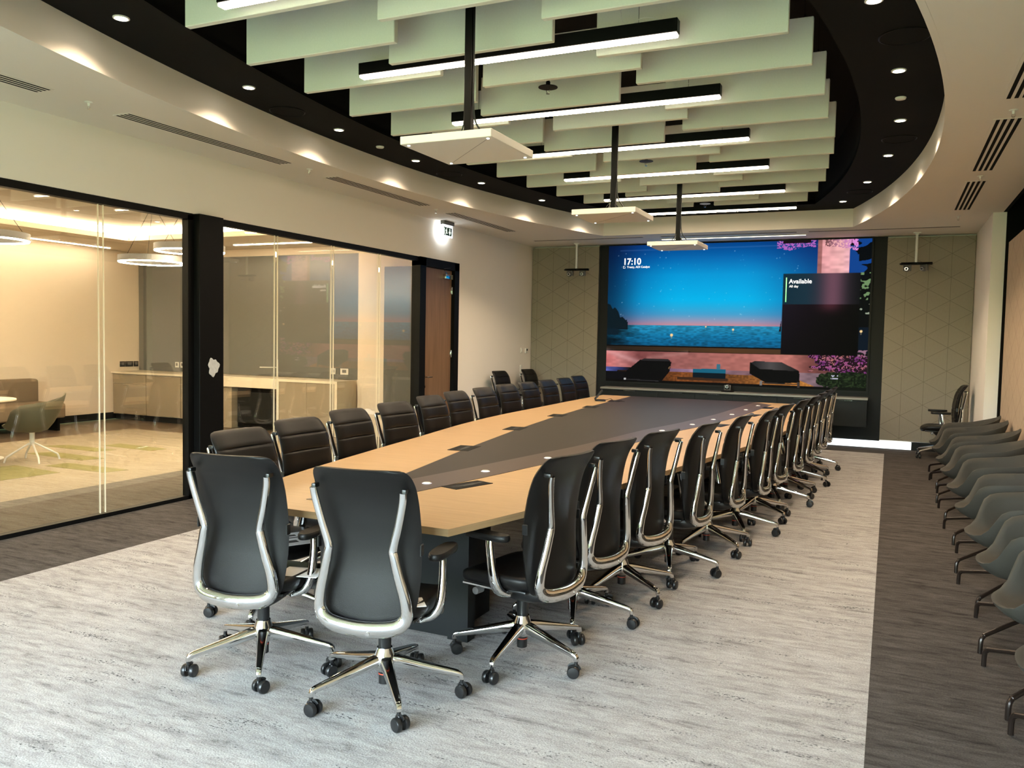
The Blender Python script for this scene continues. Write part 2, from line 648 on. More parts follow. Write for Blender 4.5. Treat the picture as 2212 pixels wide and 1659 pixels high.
# far wall
g = G()
g.box(WL, 2.0, FAR + .06, FAR + .35, 0, ZS)
g.box(-4.76, -4.73, FAR - .04, FAR + .06, .11, 3.27, mi=1)
g.box(-0.14, -0.11, FAR - .04, FAR + .06, .11, 3.27, mi=1)
g.box(-4.73, -0.14, FAR - .03, FAR + .06, .11, 3.27, mi=1)
struct(g.build('wall_far', ['wall', 'black_void'], smooth=0))
g = G()
g.box(-6.04, -4.765, FAR - .06, FAR + .06, .135, 3.25)
o = g.build('wall_panel', 'panelL', smooth=0)
tag(o, 'taupe felt wall panel with scored triangle lattice left of the big screen', 'wall panel', 'scored felt panels on the far wall')
g = G()
g.box(-0.11, 1.085, FAR - .06, FAR + .06, .135, 3.25)
o = g.build('wall_panel', 'panelL', smooth=0)
tag(o, 'taupe felt wall panel with scored triangle lattice right of the big screen', 'wall panel', 'scored felt panels on the far wall')
g = G()
g.box(WL, -4.74, FAR - .052, FAR + .05, 0.0, .115)
g.box(0.345, 1.09, FAR - .062, FAR + .05, 0.0, .115)
struct(g.build('baseboard_far', 'black_void', smooth=0))
M['plinth'] = emat('plinth_glow', (.86, .95, 1.0, 1), 1.15)  # skirting made emissive to stand in for its bright reflection, not a lamp
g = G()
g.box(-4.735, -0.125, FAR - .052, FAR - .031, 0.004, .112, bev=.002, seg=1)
tag(g.build('glow_skirting', 'plinth', smooth=0), 'white skirting strip with added glow below the video wall', 'strip light', 'skirting strips with added glow along the far wall')
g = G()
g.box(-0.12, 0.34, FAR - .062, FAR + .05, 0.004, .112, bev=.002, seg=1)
tag(g.build('glow_skirting', 'plinth', smooth=0), 'white skirting strip with added glow below the right felt panel', 'strip light', 'skirting strips with added glow along the far wall')
# right column and wall
g = G()
g.box(1.09, 1.24, 11.95, FAR + .35, 0, ZS)
struct(g.build('wall_right', 'wall', smooth=0))
g = G()
g.box(WR, WR + .12, YB - .1, 11.90, .02, 2.90)
o = g.build('wall_panel', 'panelR', smooth=0)
tag(o, 'long tan felt wall panel with slanted grooves behind the lounge chairs', 'wall panel')
g = G()
g.box(1.20, 1.24, YB - .1, 11.95, ZS, ZS + .9)
g.box(1.62, 1.70, YB - .1, 11.98, 0, ZS + .9)
g.box(1.24, 1.70, 11.90, 11.97, 0, ZS + .9)
g.box(1.20, 1.70, YB - .1, 11.98, ZS + .85, ZS + .92)
struct(g.build('trim_4', 'black_paint', smooth=0))
# rear wall with a window band to daylight
g = G()
g.box(WL, -5.6, YB - .15, YB, 0, ZS)
g.box(0.6, 2.0, YB - .15, YB, 0, ZS)
g.box(-5.6, 0.6, YB - .15, YB, 2.95, ZS)
g.box(-5.6, 0.6, YB - .15, YB, 0, .12)
struct(g.build('wall_rear', 'wall', smooth=0))
w = struct(empty('window_2', (0, YB - .08, 0)))
g = G()
for x in (-5.6, -4.1, -2.55, -1.0, 0.54):
    g.box(x, x + .06, -.04, .04, .12, 2.95)
g.box(-5.6, 0.6, -.04, .04, .12, .18)
g.box(-5.6, 0.6, -.04, .04, 2.89, 2.95)
g.build('window_frame', 'black_metal', w, smooth=0)
g = G()
g.box(-5.57, 0.57, -.006, .006, .16, 2.91)
g.build('window_pane', 'glass2', w, smooth=0)

# ---------------------------------------------------------------- glazed partition on the left
w = struct(empty('window_1', (WL - .06, 0, 0)))
g = G()
g.box(-.03, .045, YB, 5.93, 2.66, 2.72)
g.box(-.03, .045, YB, 5.93, 0, .035)
g.box(-.03, .045, 5.87, 5.94, 0, 2.70)
g.box(-.03, .045, 6.25, 10.05, 2.66, 2.72)
g.box(-.03, .045, 6.25, 10.05, 0, .035)
g.box(-.03, .045, YB, YB + .06, 0, 2.7)
g.build('window_frame', 'black_metal', w, smooth=0)
edges = [YB + .05, -0.9, 1.1, 3.0, 4.955, 5.88]
edges2 = [6.25, 7.15, 8.15, 9.14, 10.06]
for E in (edges, edges2):
    for a, b in zip(E[:-1], E[1:]):
        g = G()
        g.box(-.006, .006, a + .004, b - .004, .03, 2.67)
        g.build('pane', 'glass', w, smooth=0)
for y in edges[1:-1] + edges2[1:-1]:
    g = G()
    g.box(-.008, .008, y - .0265, y - .024, .03, 2.67)
    g.box(-.008, .008, y + .024, y + .0265, .03, 2.67)
    g.build('joint_strip', 'white_top', w, smooth=0)
g = G()
g.box(WL - .12, WL + .06, 5.94, 6.25, 0, 2.72, bev=.004)
post = struct(g.build('trim_5', 'black_metal', smooth=0))
g = G()
ring = []
for k in range(28):
    a = 2 * PI * k / 28
    rr = 1 + .14 * math.sin(3 * a + 1) + .10 * math.sin(7 * a)
    ring.append((.0, .070 * rr * math.cos(a), .085 * rr * math.sin(a)))
g.loft([[(0, y, z) for x, y, z in ring], [(.002, y * .97, z * .97) for x, y, z in ring]])
M['filler'] = pmat('filler', (.42, .42, .42, 1), .9, noise=.2, nscale=40)
tag(g.build('filler_patch', 'filler', loc=(WL + .0601, 6.115, 1.265), smooth=0), 'rough white filler patch on the black post between glass bays', 'patch')

# door
dr = struct(empty('door_1', (WL, 0, 0)))
g = G()
g.box(-.12, .02, 10.05, 10.21, 0, 2.72)
g.box(-.12, .02, 11.06, 11.20, 0, 2.72)
g.box(-.12, .02, 10.05, 11.20, 2.60, 2.72)
g.build('door_frame', 'black_metal', dr, smooth=0)
g = G()
g.box(-.08, -.035, 10.215, 11.055, .008, 2.595, bev=.002)
g.build('door_leaf', 'door_wood', dr, smooth=0)
for z in (.35, 1.35, 2.30):
    g = G()
    g.box(-.038, -.022, 11.03, 11.075, z - .05, z + .05, bev=.003)
    g.lathe([(.008, z - .055), (.008, z + .055)], 10, -.022, 11.055)
    g.build('hinge', 'chrome2', dr)
g = G()
g.lathe([(.026, 0), (.026, .008)], 16, mat=Matrix.Translation((-.035, 10.275, 1.02)) @ Matrix.Rotation(R(90), 4, 'Y'))
g.sweep([(-.03, 10.275, 1.02), (.025, 10.275, 1.02), (.03, 10.29, 1.02), (.03, 10.40, 1.02)], .018, n=8)
g.build('door_handle', 'chrome2', dr)
g = G()
g.lathe([(.022, 0), (.022, .012)], 16, mat=Matrix.Translation((-.035, 10.275, .88)) @ Matrix.Rotation(R(90), 4, 'Y'))
g.build('lock_cylinder', 'chrome2', dr)
g = G()
g.box(-.035, .02, 10.78, 11.0, 2.46, 2.53, bev=.006)
g.sweep([(.0, 10.85, 2.535), (.02, 10.70, 2.60), (.02, 10.9, 2.625)], (.018, .008), n=6)
g.build('door_closer', 'chrome2', dr)

# wall controls
o = empty('thermostat', (WL, 13.83, 1.38), 0, 'small white thermostat with dark display on the wall past the door', 'thermostat')
g = G()
g.box(0, .022, -.05, .05, -.045, .045, bev=.004)
g.build('housing', 'white_plastic', o)
g = G()
g.box(.0222, .0235, -.02, .035, .0, .032)
g.build('display', 'slate', o, smooth=0)
o = empty('light_switch', (WL, 13.62, 1.39), 0, 'white two-gang switch plate beside the thermostat', 'light switch', )
g = G()
g.box(0, .01, -.045, .045, -.055, .04, bev=.003)
g.build('plate', 'white_plastic', o)
g = G()
g.box(.0101, .015, -.015, .015, -.03, .02, bev=.002)
g.build('rocker', 'white_plastic', o)
o = empty('wall_socket', (WL, 13.62, 1.06), 0, 'blank white wall plate below the thermostat', 'wall plate')
g = G()
g.box(0, .01, -.045, .045, -.06, .06, bev=.003)
g.build('plate', 'white_plastic', o)

# ---------------------------------------------------------------- ceiling fittings
def slot_diffuser(cx, cy, ln, along, nslots, pitch, slotw, label):
    o = empty('slot_diffuser', (cx, cy, ZS), 0 if along == 'Y' else R(90), label, 'air diffuser', 'slot diffusers in the white ceiling')
    W = nslots * pitch
    g = G()
    g.box(-W / 2 - .012, W / 2 + .012, -ln / 2, ln / 2, -.004, -.0005)
    g.build('flange', 'ceil', o, smooth=0)
    g = G()
    for k in range(nslots):
        x = (k - (nslots - 1) / 2) * pitch
        g.box(x - slotw / 2, x + slotw / 2, -ln / 2 + .012, ln / 2 - .012, -.0052, -.0042)
    g.build('slots', 'black_paint', o, smooth=0)
    return o


LY = [(3.02, 2.0), (5.62, 1.93), (8.28, 1.98), (10.92, 2.02)]
for i, (y, ln) in enumerate(LY):
    slot_diffuser(-5.50, y, ln, 'Y', 4, .042, .020,
                  'slot diffuser over the glass partition, %s from the camera along the left ceiling' % ORD[i])
for i, (y, ln) in enumerate([(5.55, 2.0), (8.10, 2.0), (10.62, 1.95)]):
    slot_diffuser(0.72, y, ln, 'Y', 4, .046, .025,
                  'slot diffuser in the right ceiling strip, %s from the camera' % ORD[i])
for i, (x0, x1) in enumerate([(-5.66, -3.72), (-3.45, -1.35), (-1.20, 0.82)]):
    slot_diffuser((x0 + x1) / 2, 13.18, x1 - x0, 'X', 2, .045, .024,
                  ['narrow slot diffuser near the far wall above the left felt panel', 'narrow slot diffuser near the far wall centred above the screen', 'narrow slot diffuser near the far wall above the right felt panel'][i])

# linear wash light in the ceiling before the screen
o = empty('ceiling_strip_light', (0, 13.50, ZS), 0, 'thin glowing strip light in the ceiling just before the screen', 'strip light')
g = G()
g.box(-3.53, -1.23, -.03, .03, -.012, -.0005, bev=.002)
g.build('housing', 'white_plastic', o, smooth=0)
g = G()
g.box(-3.50, -1.26, -.016, .016, -.0145, -.0122)
g.build('diffuser', emat('strip_diffuser', (1, .86, .66, 1), 6), o, smooth=0)

DL = [3.75, 5.17, 6.53, 7.96, 9.37, 10.80, 12.15]


def downlight(x, y, label):
    o = empty('downlight', (x, y, ZB), 0, label, 'downlight', 'round downlights in the black ceiling ring')
    g = G()
    g.lathe([(.050, -.0005), (.050, -.006), (.040, -.008), (.038, -.002)], 24, caps=False)
    g.build('trim_ring', 'white_plastic', o)
    g = G()
    g.lathe([(.0385, -.0045), (.0385, -.0030)], 24)
    g.build('lens', 'down', o, smooth=0)
    l = D.lights.new('downlight_beam', 'SPOT')
    l.energy = SPOT
    l.color = (1.0, .77, .52)
    l.spot_size = R(132)
    l.spot_blend = 1.0
    l.shadow_soft_size = .04
    lo = D.objects.new('downlight_beam', l)
    lo.location = (0, 0, -.03)
    COL.objects.link(lo)
    lo.parent = o
    return o


for side in (-1, 1):
    for i, y in enumerate(DL):
        if side == 1 and i == 0:
            continue
        x = CX + side * (arc(2.43, 16.4, y))
        downlight(x, y, 'glowing round downlight, %s from the camera on the %s of the black ring' % (ORD[i], 'left' if side < 0 else 'right'))

for i, (x, y) in enumerate([(-4.87, 5.84), (-4.87, 8.75), (-4.30, 11.88), (0.0, 5.83), (-.01, 8.67), (-.44, 11.46)]):
    o = empty('ceiling_speaker', (x, y, ZB), 0, 'round black speaker grille, %s, on the %s of the black ring' % (['nearest', 'middle', 'farthest'][i % 3], 'left' if i < 3 else 'right'), 'ceiling speaker', 'black speakers in the ceiling ring')
    g = G()
    g.lathe([(.155, -.0005), (.155, -.005), (.147, -.008), (.144, -.003)], 36, caps=False)
    g.build('rim', 'black_metal', o)
    g = G()
    g.lathe([(.144, -.004), (.144, -.0025)], 36)
    g.build('grille', 'black_paint', o, smooth=0)
for i, (x, y) in enumerate([(-4.85, 7.25), (-.01, 7.24)]):
    o = empty('smoke_detector', (x, y, ZB), 0, 'small white detector disc on the %s of the black ring' % ['left', 'right'][i], 'detector')
    g = G()
    g.lathe([(.040, -.0005), (.042, -.006), (.036, -.016), (.014, -.02)], 24)
    g.build('disc', 'white_plastic', o)

SPK = [(-5.45, 4.33), (-5.45, 6.88), (-5.53, 9.59), (.72, 6.87), (.73, 9.38), (.72, 12.15)]
for i, (x, y) in enumerate(SPK):
    o = empty('sprinkler', (x, y, ZS), 0, 'small white sprinkler head, %s, in the %s white ceiling' % (['nearest', 'middle', 'farthest'][i % 3], 'left' if i < 3 else 'right'), 'sprinkler', 'white sprinkler heads')
    g = G()
    g.lathe([(.030, -.0005), (.028, -.006), (.010, -.008), (.008, -.03)], 16)
    g.build('escutcheon', 'white_plastic', o)
    g = G()
    g.sweep([(-.009, 0, -.028), (-.012, 0, -.042), (0, 0, -.05), (.012, 0, -.042), (.009, 0, -.028)], .003, (0, 1, 0), n=6)
    g.lathe([(.012, -.05), (.012, -.052)], 12)
    g.build('deflector', 'chrome2', o)
for i, (x, y) in enumerate([(-2.40, 5.80), (-2.40, 8.52), (-2.37, 11.38)]):
    o = empty('pendent_sprinkler', (x, y, ZP), 0, 'sprinkler on a dark drop pipe with round shield plate, %s from camera among the baffles' % ORD[i], 'sprinkler', 'sprinklers hanging among the baffles')
    h = 3.46 - ZP
    g = G()
    g.sweep([(0, 0, 0), (0, 0, h + .03)], .024, (0, 1, 0), n=10)
    g.lathe([(.017, h + .05), (.017, h + .015)], 12)
    g.build('drop_pipe', 'black_metal', o)
    g = G()
    g.lathe([(.072, h + .012), (.072, h + .008)], 28)
    g.build('shield_plate', 'black_metal' if i == 0 else ('white_plastic' if i == 2 else 'slate'), o)
    g = G()
    g.sweep([(-.009, 0, h + .008), (-.013, 0, h - .015), (-.006, 0, h - .035), (.006, 0, h - .035), (.013, 0, h - .015), (.009, 0, h + .008)], .004, (0, 1, 0), n=6)
    g.lathe([(.014, h - .036), (.014, h - .038)], 12)
    g.build('head', 'chrome2', o)

# acoustic baffles
BT = 3.76
BZ = 3.45


def make_baffle():
    o = empty('acoustic_baffle', (0, 0, BZ))
    g = G()
    g.box(0, 1.2, 0, .045, 0, BT - BZ, bev=.004, seg=1)
    g.build('panel', 'baffle', o, smooth=0)
    for x in (.06, 1.14):
        g = G()
        g.sweep([(x, .022, BT - BZ), (x, .022, ZP - BZ)], .003, (0, 1, 0), n=5)
        g.lathe([(.007, BT - BZ), (.007, BT - BZ + .02)], 8, x, .022)
        g.build('hanger_wire', 'chrome2', o)
    return o


bproto = make_baffle()
used = [False]


def baffle(x, y, label, group):
    o = bproto if not used[0] else copy_tree(bproto)
    used[0] = True
    o.location = (x, y, BZ)
    tag(o, label, 'acoustic baffle', group)


Lb = [(-3.98, 3.83), (-4.12, 4.51), (-4.17, 5.19), (-4.24, 5.87), (-4.28, 6.57), (-4.25, 7.27), (-4.22, 7.95), (-4.21, 8.68), (-4.14, 9.38), (-4.02, 10.07), (-3.88, 10.72), (-3.74, 11.41)]
Rb = [(-1.92, 4.51), (-1.83, 5.23), (-1.75, 5.88), (-1.72, 6.60), (-1.74, 7.29), (-1.73, 7.98), (-1.78, 8.66), (-1.87, 9.36), (-1.95, 10.08), (-2.08, 10.72), (-2.26, 11.41)]
Mb = [(-2.82, 4.17), (-3.19, 4.86), (-2.82, 5.55), (-3.19, 6.25), (-2.81, 6.92), (-3.19, 7.64), (-2.80, 8.30), (-3.19, 9.00), (-2.81, 9.71), (-3.19, 10.38), (-2.82, 11.06)]
for nm, lst in (('left', Lb), ('right', Rb), ('middle', Mb)):
    for i, (x, y) in enumerate(lst):
        baffle(x, y, 'pale sage felt baffle in the %s file overhead, %s from the camera' % (nm, ORD[i]), 'acoustic baffles hanging in the black oval')


# linear pendants
def make_linear():
    o = empty('linear_pendant', (0, 0, 3.46))
    g = G()
    g.box(0, 2.31, -.035, .035, .010, .092, bev=.003, seg=1)
    g.build('housing', 'black_metal', o, smooth=0)
    g = G()
    g.box(.004, 2.306, -.031, .031, -.012, .011, bev=.008, seg=2)
    for k_, f_ in enumerate(g.f):
        if max(g.v[q_][2] for q_ in f_) > -.010:
            g.m[k_] = 1
    g.build('diffuser', ['lamp', 'lamp_edge'], o)
    for x in (.25, 2.06):
        g = G()
        g.sweep([(x, 0, .09), (x, 0, ZP - 3.46)], .003, (0, 1, 0), n=5)
        g.build('suspension_wire', 'chrome2', o)
    g = G()
    g.sweep(smooth_path([(2.22, 0, .092), (2.17, 0, .115), (2.08, 0, .13), (2.0, 0, .10), (1.95, 0, .14), (1.94, 0, .3), (1.94, 0, ZP - 3.46)], 4), .005, (0, 1, 0), n=5)
    g.build('cable', 'white_plastic', o)
    return o


LN = [3.69, 5.07, 6.45, 7.85, 9.17, 10.65, 12.00]
lp = make_linear()
for i, y in enumerate(LN):
    o = lp if i == 0 else copy_tree(lp)
    o.location = (-3.56, y, 3.46)
    tag(o, 'long black linear light glowing warm white, %s from the camera between the baffles' % ORD[i], 'pendant light', 'linear lights between the baffles')


# square ceiling microphones on drop poles
def make_tile():
    o = empty('ceiling_microphone', (0, 0, 2.73))
    g = G()
    g.box(-.30, .30, -.30, .30, 0, .048, bev=.003, seg=1)
    g.build('panel', 'white_plastic', o, smooth=0)
    for sx in (-1, 1):
        for sy in (-1, 1):
            g = G()
            g.lathe([(.008, -.003), (.008, .0)], 10, sx * .262, sy * .262)
            g.build('indicator_light', 'led', o)
    g = G()
    g.sweep([(-.255, .255, -.0008), (.255, -.255, -.0008)], (.003, .001), n=4)
    g.build('seam', 'greyplastic', o)
    g = G()
    g.box(-.022, .022, -.022, .022, .07, ZP - 2.73)
    g.build('drop_pole', 'black_metal', o, smooth=0)
    g = G()
    g.box(-.06, .06, -.06, .06, .048, .056)
    for a in range(4):
        ca, sa = math.cos(a * PI / 2 + PI / 4), math.sin(a * PI / 2 + PI / 4)
        g.sweep([(.03 * ca, .03 * sa, .12), (.07 * ca, .07 * sa, .07), (.13 * ca, .13 * sa, .052)], (.02, .006), n=6)
    g.build('bracket', 'black_metal', o)
    g = G()
    g.sweep(smooth_path([(.10, .05, .05), (.09, .03, .10), (.04, .01, .18), (.028, 0, .32), (.027, 0, .6), (.027, 0, 1.2)], 5), .011, (0, 1, 0), n=7)
    g.sweep(smooth_path([(-.09, .02, .05), (-.07, .0, .10), (-.035, -.01, .15), (-.026, -.01, .26), (-.026, -.01, .8), (-.026, 0, 1.2)], 5), .009, (0, 1, 0), n=7)
    g.build('cable', 'plastic', o)
    return o


tp = make_tile()
for i, y in enumerate([4.53, 7.42, 9.98]):
    o = tp if i == 0 else copy_tree(tp)
    o.location = (-2.39, y, 2.73)
    tag(o, 'square white microphone panel on a black pole, %s of three over the table' % ['nearest', 'middle', 'farthest'][i], 'ceiling microphone', 'square microphone panels over the table')

# exit sign
o = empty('exit_sign', (-5.95, 10.66, ZS), 0, 'lit emergency exit sign with running figure and down arrow on the ceiling by the door', 'exit sign')
g = G()
g.box(-.035, .035, -.15, .15, -.055, 0, bev=.006)
g.build('housing', 'greyplastic', o)
g = G()
g.box(-.006, .006, -.145, .145, -.225, -.055, bev=.002, seg=1)
g.build('blade', 'exit_white', o, smooth=0)
g = G()
g.box(.0062, .0075, -.125, .125, -.205, -.085, mi=0)


def flat(g, pts, x0, x1, mi):
    g.loft([[(x0, a, b) for a, b in pts], [(x1, a, b) for a, b in pts]], mi=mi)


flat(g, [(.045, -.10), (.075, -.10), (.075, -.145), (.10, -.145), (.06, -.195), (.02, -.145), (.045, -.145)], .0076, .0085, 1)
flat(g, [(-.115, -.10), (-.09, -.10), (-.09, -.195), (-.115, -.195)], .0076, .0085, 1)
flat(g, [(-.045, -.115), (-.025, -.115), (-.02, -.15), (-.005, -.175), (-.015, -.185), (-.035, -.16), (-.055, -.195), (-.07, -.19), (-.05, -.15), (-.065, -.14), (-.07, -.13)], .0076, .0085, 1)
g.lathe([(.009, 0), (.009, .001)], 12, mi=1, mat=Matrix.Translation((.0076, -.03, -.103)) @ Matrix.Rotation(R(90), 4, 'Y'))
g.build('pictogram', ['exit_green', 'exit_mark'], o, smooth=0)


# PTZ camera clusters on poles
def ptz(parent, x, z, turn, hang=True):
    c = empty('camera_unit', (x, 0, z), turn)
    c.parent = parent
    s = -1 if hang else 1
    g = G()
    g.lathe([(.105, .0), (.108, s * .008), (.095, s * .018), (.05, s * .022)], 28)
    g.build('base_plate', 'black_metal', c)
    g = G()
    g.box(-.052, -.036, -.03, .03, min(s * .02, s * .11), max(s * .02, s * .11), bev=.006)
    g.box(.036, .052, -.03, .03, min(s * .02, s * .11), max(s * .02, s * .11), bev=.006)
    g.box(-.05, .05, -.028, .028, min(s * .018, s * .04), max(s * .018, s * .04), bev=.006)
    g.sweep([(0, .035, s * .085), (0, .0, s * .085), (0, -.05, s * .085), (0, -.062, s * .085)], [.05, .074, .07, .055], (0, 0, 1), n=16)
    g.build('camera_head', 'greyplastic', c)
    g = G()
    g.sweep([(0, -.062, s * .085), (0, -.068, s * .085)], .05, (0, 0, 1), n=16, mi=0)
    g.sweep([(0, -.067, s * .085), (0, -.071, s * .085)], .034, (0, 0, 1), n=16, mi=1)
    g.build('lens', ['chrome2', 'plastic'], c)


for i, (x, lab) in enumerate([(-5.07, 'white ceiling pole with two hanging cameras before the left felt panel'), (0.285, 'white ceiling pole with two hanging cameras before the right felt panel')]):
    o = empty('camera_pole', (x, 13.72, ZS), 0, lab, 'camera mount', 'hanging camera pairs beside the screen')
    g = G()
    g.lathe([(.055, 0), (.05, -.012), (.028, -.016), (.028, -.03)], 20)
    g.sweep([(0, 0, -.02), (0, 0, -.44)], .036, (0, 1, 0), n=12)
    g.build('pole', 'white_plastic', o)
    g = G()
    g.box(-.20, .22, -.03, .05, -.475, -.44, bev=.004)
    g.build('crossbar', 'black_metal', o)
    dx = .11 if i else -.0
    ptz(o, -.115, -.455, R(0 if i == 0 else -10))
    ptz(o, .115, -.455, R(8 if i == 0 else -35))

# ---------------------------------------------------------------- screen
SX0, SX1, SZ0, SZ1, SY = -4.58, -0.33, .88, 3.25, 14.045
NU, NV = 560, 312
u1 = np.linspace(0, 1, NU)
v1 = np.linspace(0, 1, NV)
U, V = np.meshgrid(u1, v1)
rs = np.random.RandomState(3)


def vnoise(fx, fy, seed):
    r = np.random.RandomState(seed)
    gx, gy = int(fx) + 3, int(fy) + 3
    grid = r.rand(gy, gx)
    x = U * fx
    y = V * fy
    x0 = x.astype(int)
    y0 = y.astype(int)
    tx = x - x0
    ty = y - y0
    tx = tx * tx * (3 - 2 * tx)
    ty = ty * ty * (3 - 2 * ty)
    return (grid[y0, x0] * (1 - tx) + grid[y0, x0 + 1] * tx) * (1 - ty) + (grid[y0 + 1, x0] * (1 - tx) + grid[y0 + 1, x0 + 1] * tx) * ty


def sm(a, b, x):
    t = np.clip((x - a) / (b - a), 0, 1)
    return t * t * (3 - 2 * t)


IMG = np.zeros((NV, NU, 3))


def put(mask, col):
    global IMG
    mask = np.asarray(mask, float)[..., None]
    IMG = IMG * (1 - mask) + np.asarray(col, float) * mask


def ramp(x, stops):
    xs = [s[0] for s in stops]
    return np.stack([np.interp(x, xs, [s[1][k] for s in stops]) for k in range(3)], -1)


def poly(pts):
    inside = np.zeros(U.shape, bool)
    n = len(pts)
    j = n - 1
    for i in range(n):
        xi, yi = pts[i]
        xj, yj = pts[j]
        c = ((yi > V) != (yj > V)) & (U < (xj - xi) * (V - yi) / (yj - yi + 1e-12) + xi)
        inside ^= c
        j = i
    return inside


sky_mid = ramp(V, [(.42, (200, 140, 150)), (.45, (150, 150, 180)), (.50, (70, 160, 205)), (.60, (0, 180, 236)), (.78, (0, 152, 216)), (.90, (0, 104, 178)), (1, (4, 66, 136))])
sky_edge = ramp(V, [(.42, (120, 90, 130)), (.46, (60, 90, 140)), (.55, (8, 84, 146)), (.75, (6, 58, 122)), (1, (10, 32, 92))])
dd = sm(.12, .62, np.abs(U - .42) * 1.15)
IMG[:] = sky_mid * (1 - dd[..., None]) + sky_edge * dd[..., None]
dk = sm(.16, -.02, U)
IMG *= (1 - .45 * dk[..., None])
for k in range(95):
    cx_, cy_ = rs.rand(), .45 + .55 * rs.rand()
    b_ = .15 + .4 * rs.rand()
    mk = np.clip(1.6 - np.hypot((U - cx_) * NU, (V - cy_) * NV), 0, 1) * b_
    put(mk, (190, 225, 245))
put(np.exp(-((V - (.962 + .012 * U)) / .004) ** 2) * (U > .05) * .25, (120, 150, 210))
# sea
sea = ramp(V, [(.27, (10, 88, 130)), (.34, (14, 112, 158)), (.42, (40, 140, 178))])
persp = 1 / (np.clip(.435 - V, .01, 1))
wv = np.sin((V ** 1.0) * 900 + 9 * vnoise(40, 60, 5)) * .5 + .5
wn_ = vnoise(90, 150, 6)
sea = sea * (0.68 + .5 * wn_[..., None] * (0.5 + .5 * wv[..., None]) + .1)
sea *= (1 - .75 * sm(.16, .0, U + .10 * (vnoise(30, 80, 9) - .5))[..., None])
put(V < .42, sea)
# shore trees on the left
th = .43 + .115 * sm(.092, .0, U) + .03 * vnoise(90, 2, 12) * (U < .085) + .02 * vnoise(40, 2, 13)
put((U < .088) & (V < th) & (V > .385), (10, 26, 34))
put((U < .05) & (V < .39) & (V > .345), (10, 30, 42))
# terrace ledge, wall
put(V < .272, (14, 14, 14))
put((V < .262) & (V > .235 - .01 * U), ramp(U, [(0, (38, 30, 24)), (.5, (84, 56, 34)), (.7, (74, 52, 36)), (1, (20, 20, 20))]))
wallc = ramp(U, [(0, (205, 112, 110)), (.06, (196, 124, 122)), (.14, (120, 66, 66)), (.3, (150, 92, 88)), (.5, (170, 104, 96)), (.72, (190, 118, 108)), (.8, (120, 70, 66)), (1, (60, 40, 40))])
wallc = wallc * (.92 + .16 * vnoise(60, 70, 21)[..., None])
put(V < .228, wallc)
beam = np.exp(-(((V - .17) - (.10 - U) * .55) / .02) ** 2) * (U < .16)
put(beam * .35, (235, 190, 190))
beam = np.exp(-(((V - .175) - (U - .17) * .30) / .015) ** 2) * (U < .34) * (U > .17)
put(beam * .25, (220, 170, 160))
# floor
fl = ramp(U, [(0, (92, 100, 176)), (.07, (40, 46, 90)), (.1, (20, 18, 24)), (.25, (110, 84, 110)), (.35, (150, 116, 140)), (.6, (130, 96, 100)), (.74, (150, 118, 126)), (.85, (112, 92, 100)), (1, (40, 34, 40))])
fl = fl * (.85 + .3 * vnoise(50, 60, 22)[..., None])
put(V < .108 + .0 * U, fl)
mat_ = poly([(.05, .085), (.30, .085), (.74, .075), (.86, -.01), (.02, -.01)])
mc = ramp(U, [(0, (14, 12, 12)), (.2, (70, 40, 20)), (.32, (128, 72, 34)), (.45, (96, 56, 30)), (.56, (120, 74, 36)), (.7, (176, 112, 52)), (.86, (190, 128, 62))]) * (.8 + .4 * vnoise(160, 120, 24)[..., None])
put(mat_, mc)
put((V < .075) & (U < .09), (12, 12, 16))
put(poly([(.30, .05), (.5, .05), (.5, .03), (.30, .03)]), (60, 38, 24))
put((V < .018), (10, 9, 9))
# left lounger
put(poly([(.075, .045), (.085, .075), (.145, .165), (.25, .168), (.275, .155), (.268, .085), (.235, .01), (.20, .005), (.09, .012)]), (9, 9, 11))
put(poly([(.145, .158), (.16, .174), (.262, .174), (.272, .16)]), (38, 36, 38))
put(poly([(.085, .022), (.225, .016), (.225, .009), (.085, .015)]), (40, 38, 40))
put(poly([(.078, .028), (.086, .028), (.086, .014), (.078, .014)]), (190, 190, 190))
put(poly([(.262, .11), (.268, .125), (.271, .125), (.266, .10)]), (120, 90, 60))
# right lounger
put(poly([(.582, .09), (.582, .168), (.70, .172), (.765, .118), (.768, .04), (.70, .03), (.645, .03)]), (9, 9, 10))
put(poly([(.585, .165), (.60, .178), (.70, .175), (.762, .122), (.74, .118), (.62, .125)]), ramp(U, [(.58, (26, 26, 28)), (.66, (78, 74, 74)), (.76, (30, 28, 28))]))
put(poly([(.625, .034), (.76, .03), (.76, .023), (.625, .026)]), (52, 44, 38))
put(poly([(.622, .045), (.632, .045), (.630, .012), (.622, .012)]), (120, 116, 112))
put(poly([(.758, .045), (.768, .045), (.768, .004), (.760, .004)]), (60, 52, 48))
# low table
put(poly([(.362, .112), (.492, .114), (.490, .075), (.362, .078)]), (24, 96, 122))
put(poly([(.362, .085), (.492, .085), (.490, .045), (.362, .05)]), (10, 24, 32))
put(poly([(.455, .15), (.47, .15), (.47, .112), (.455, .112)]), (58, 110, 130))
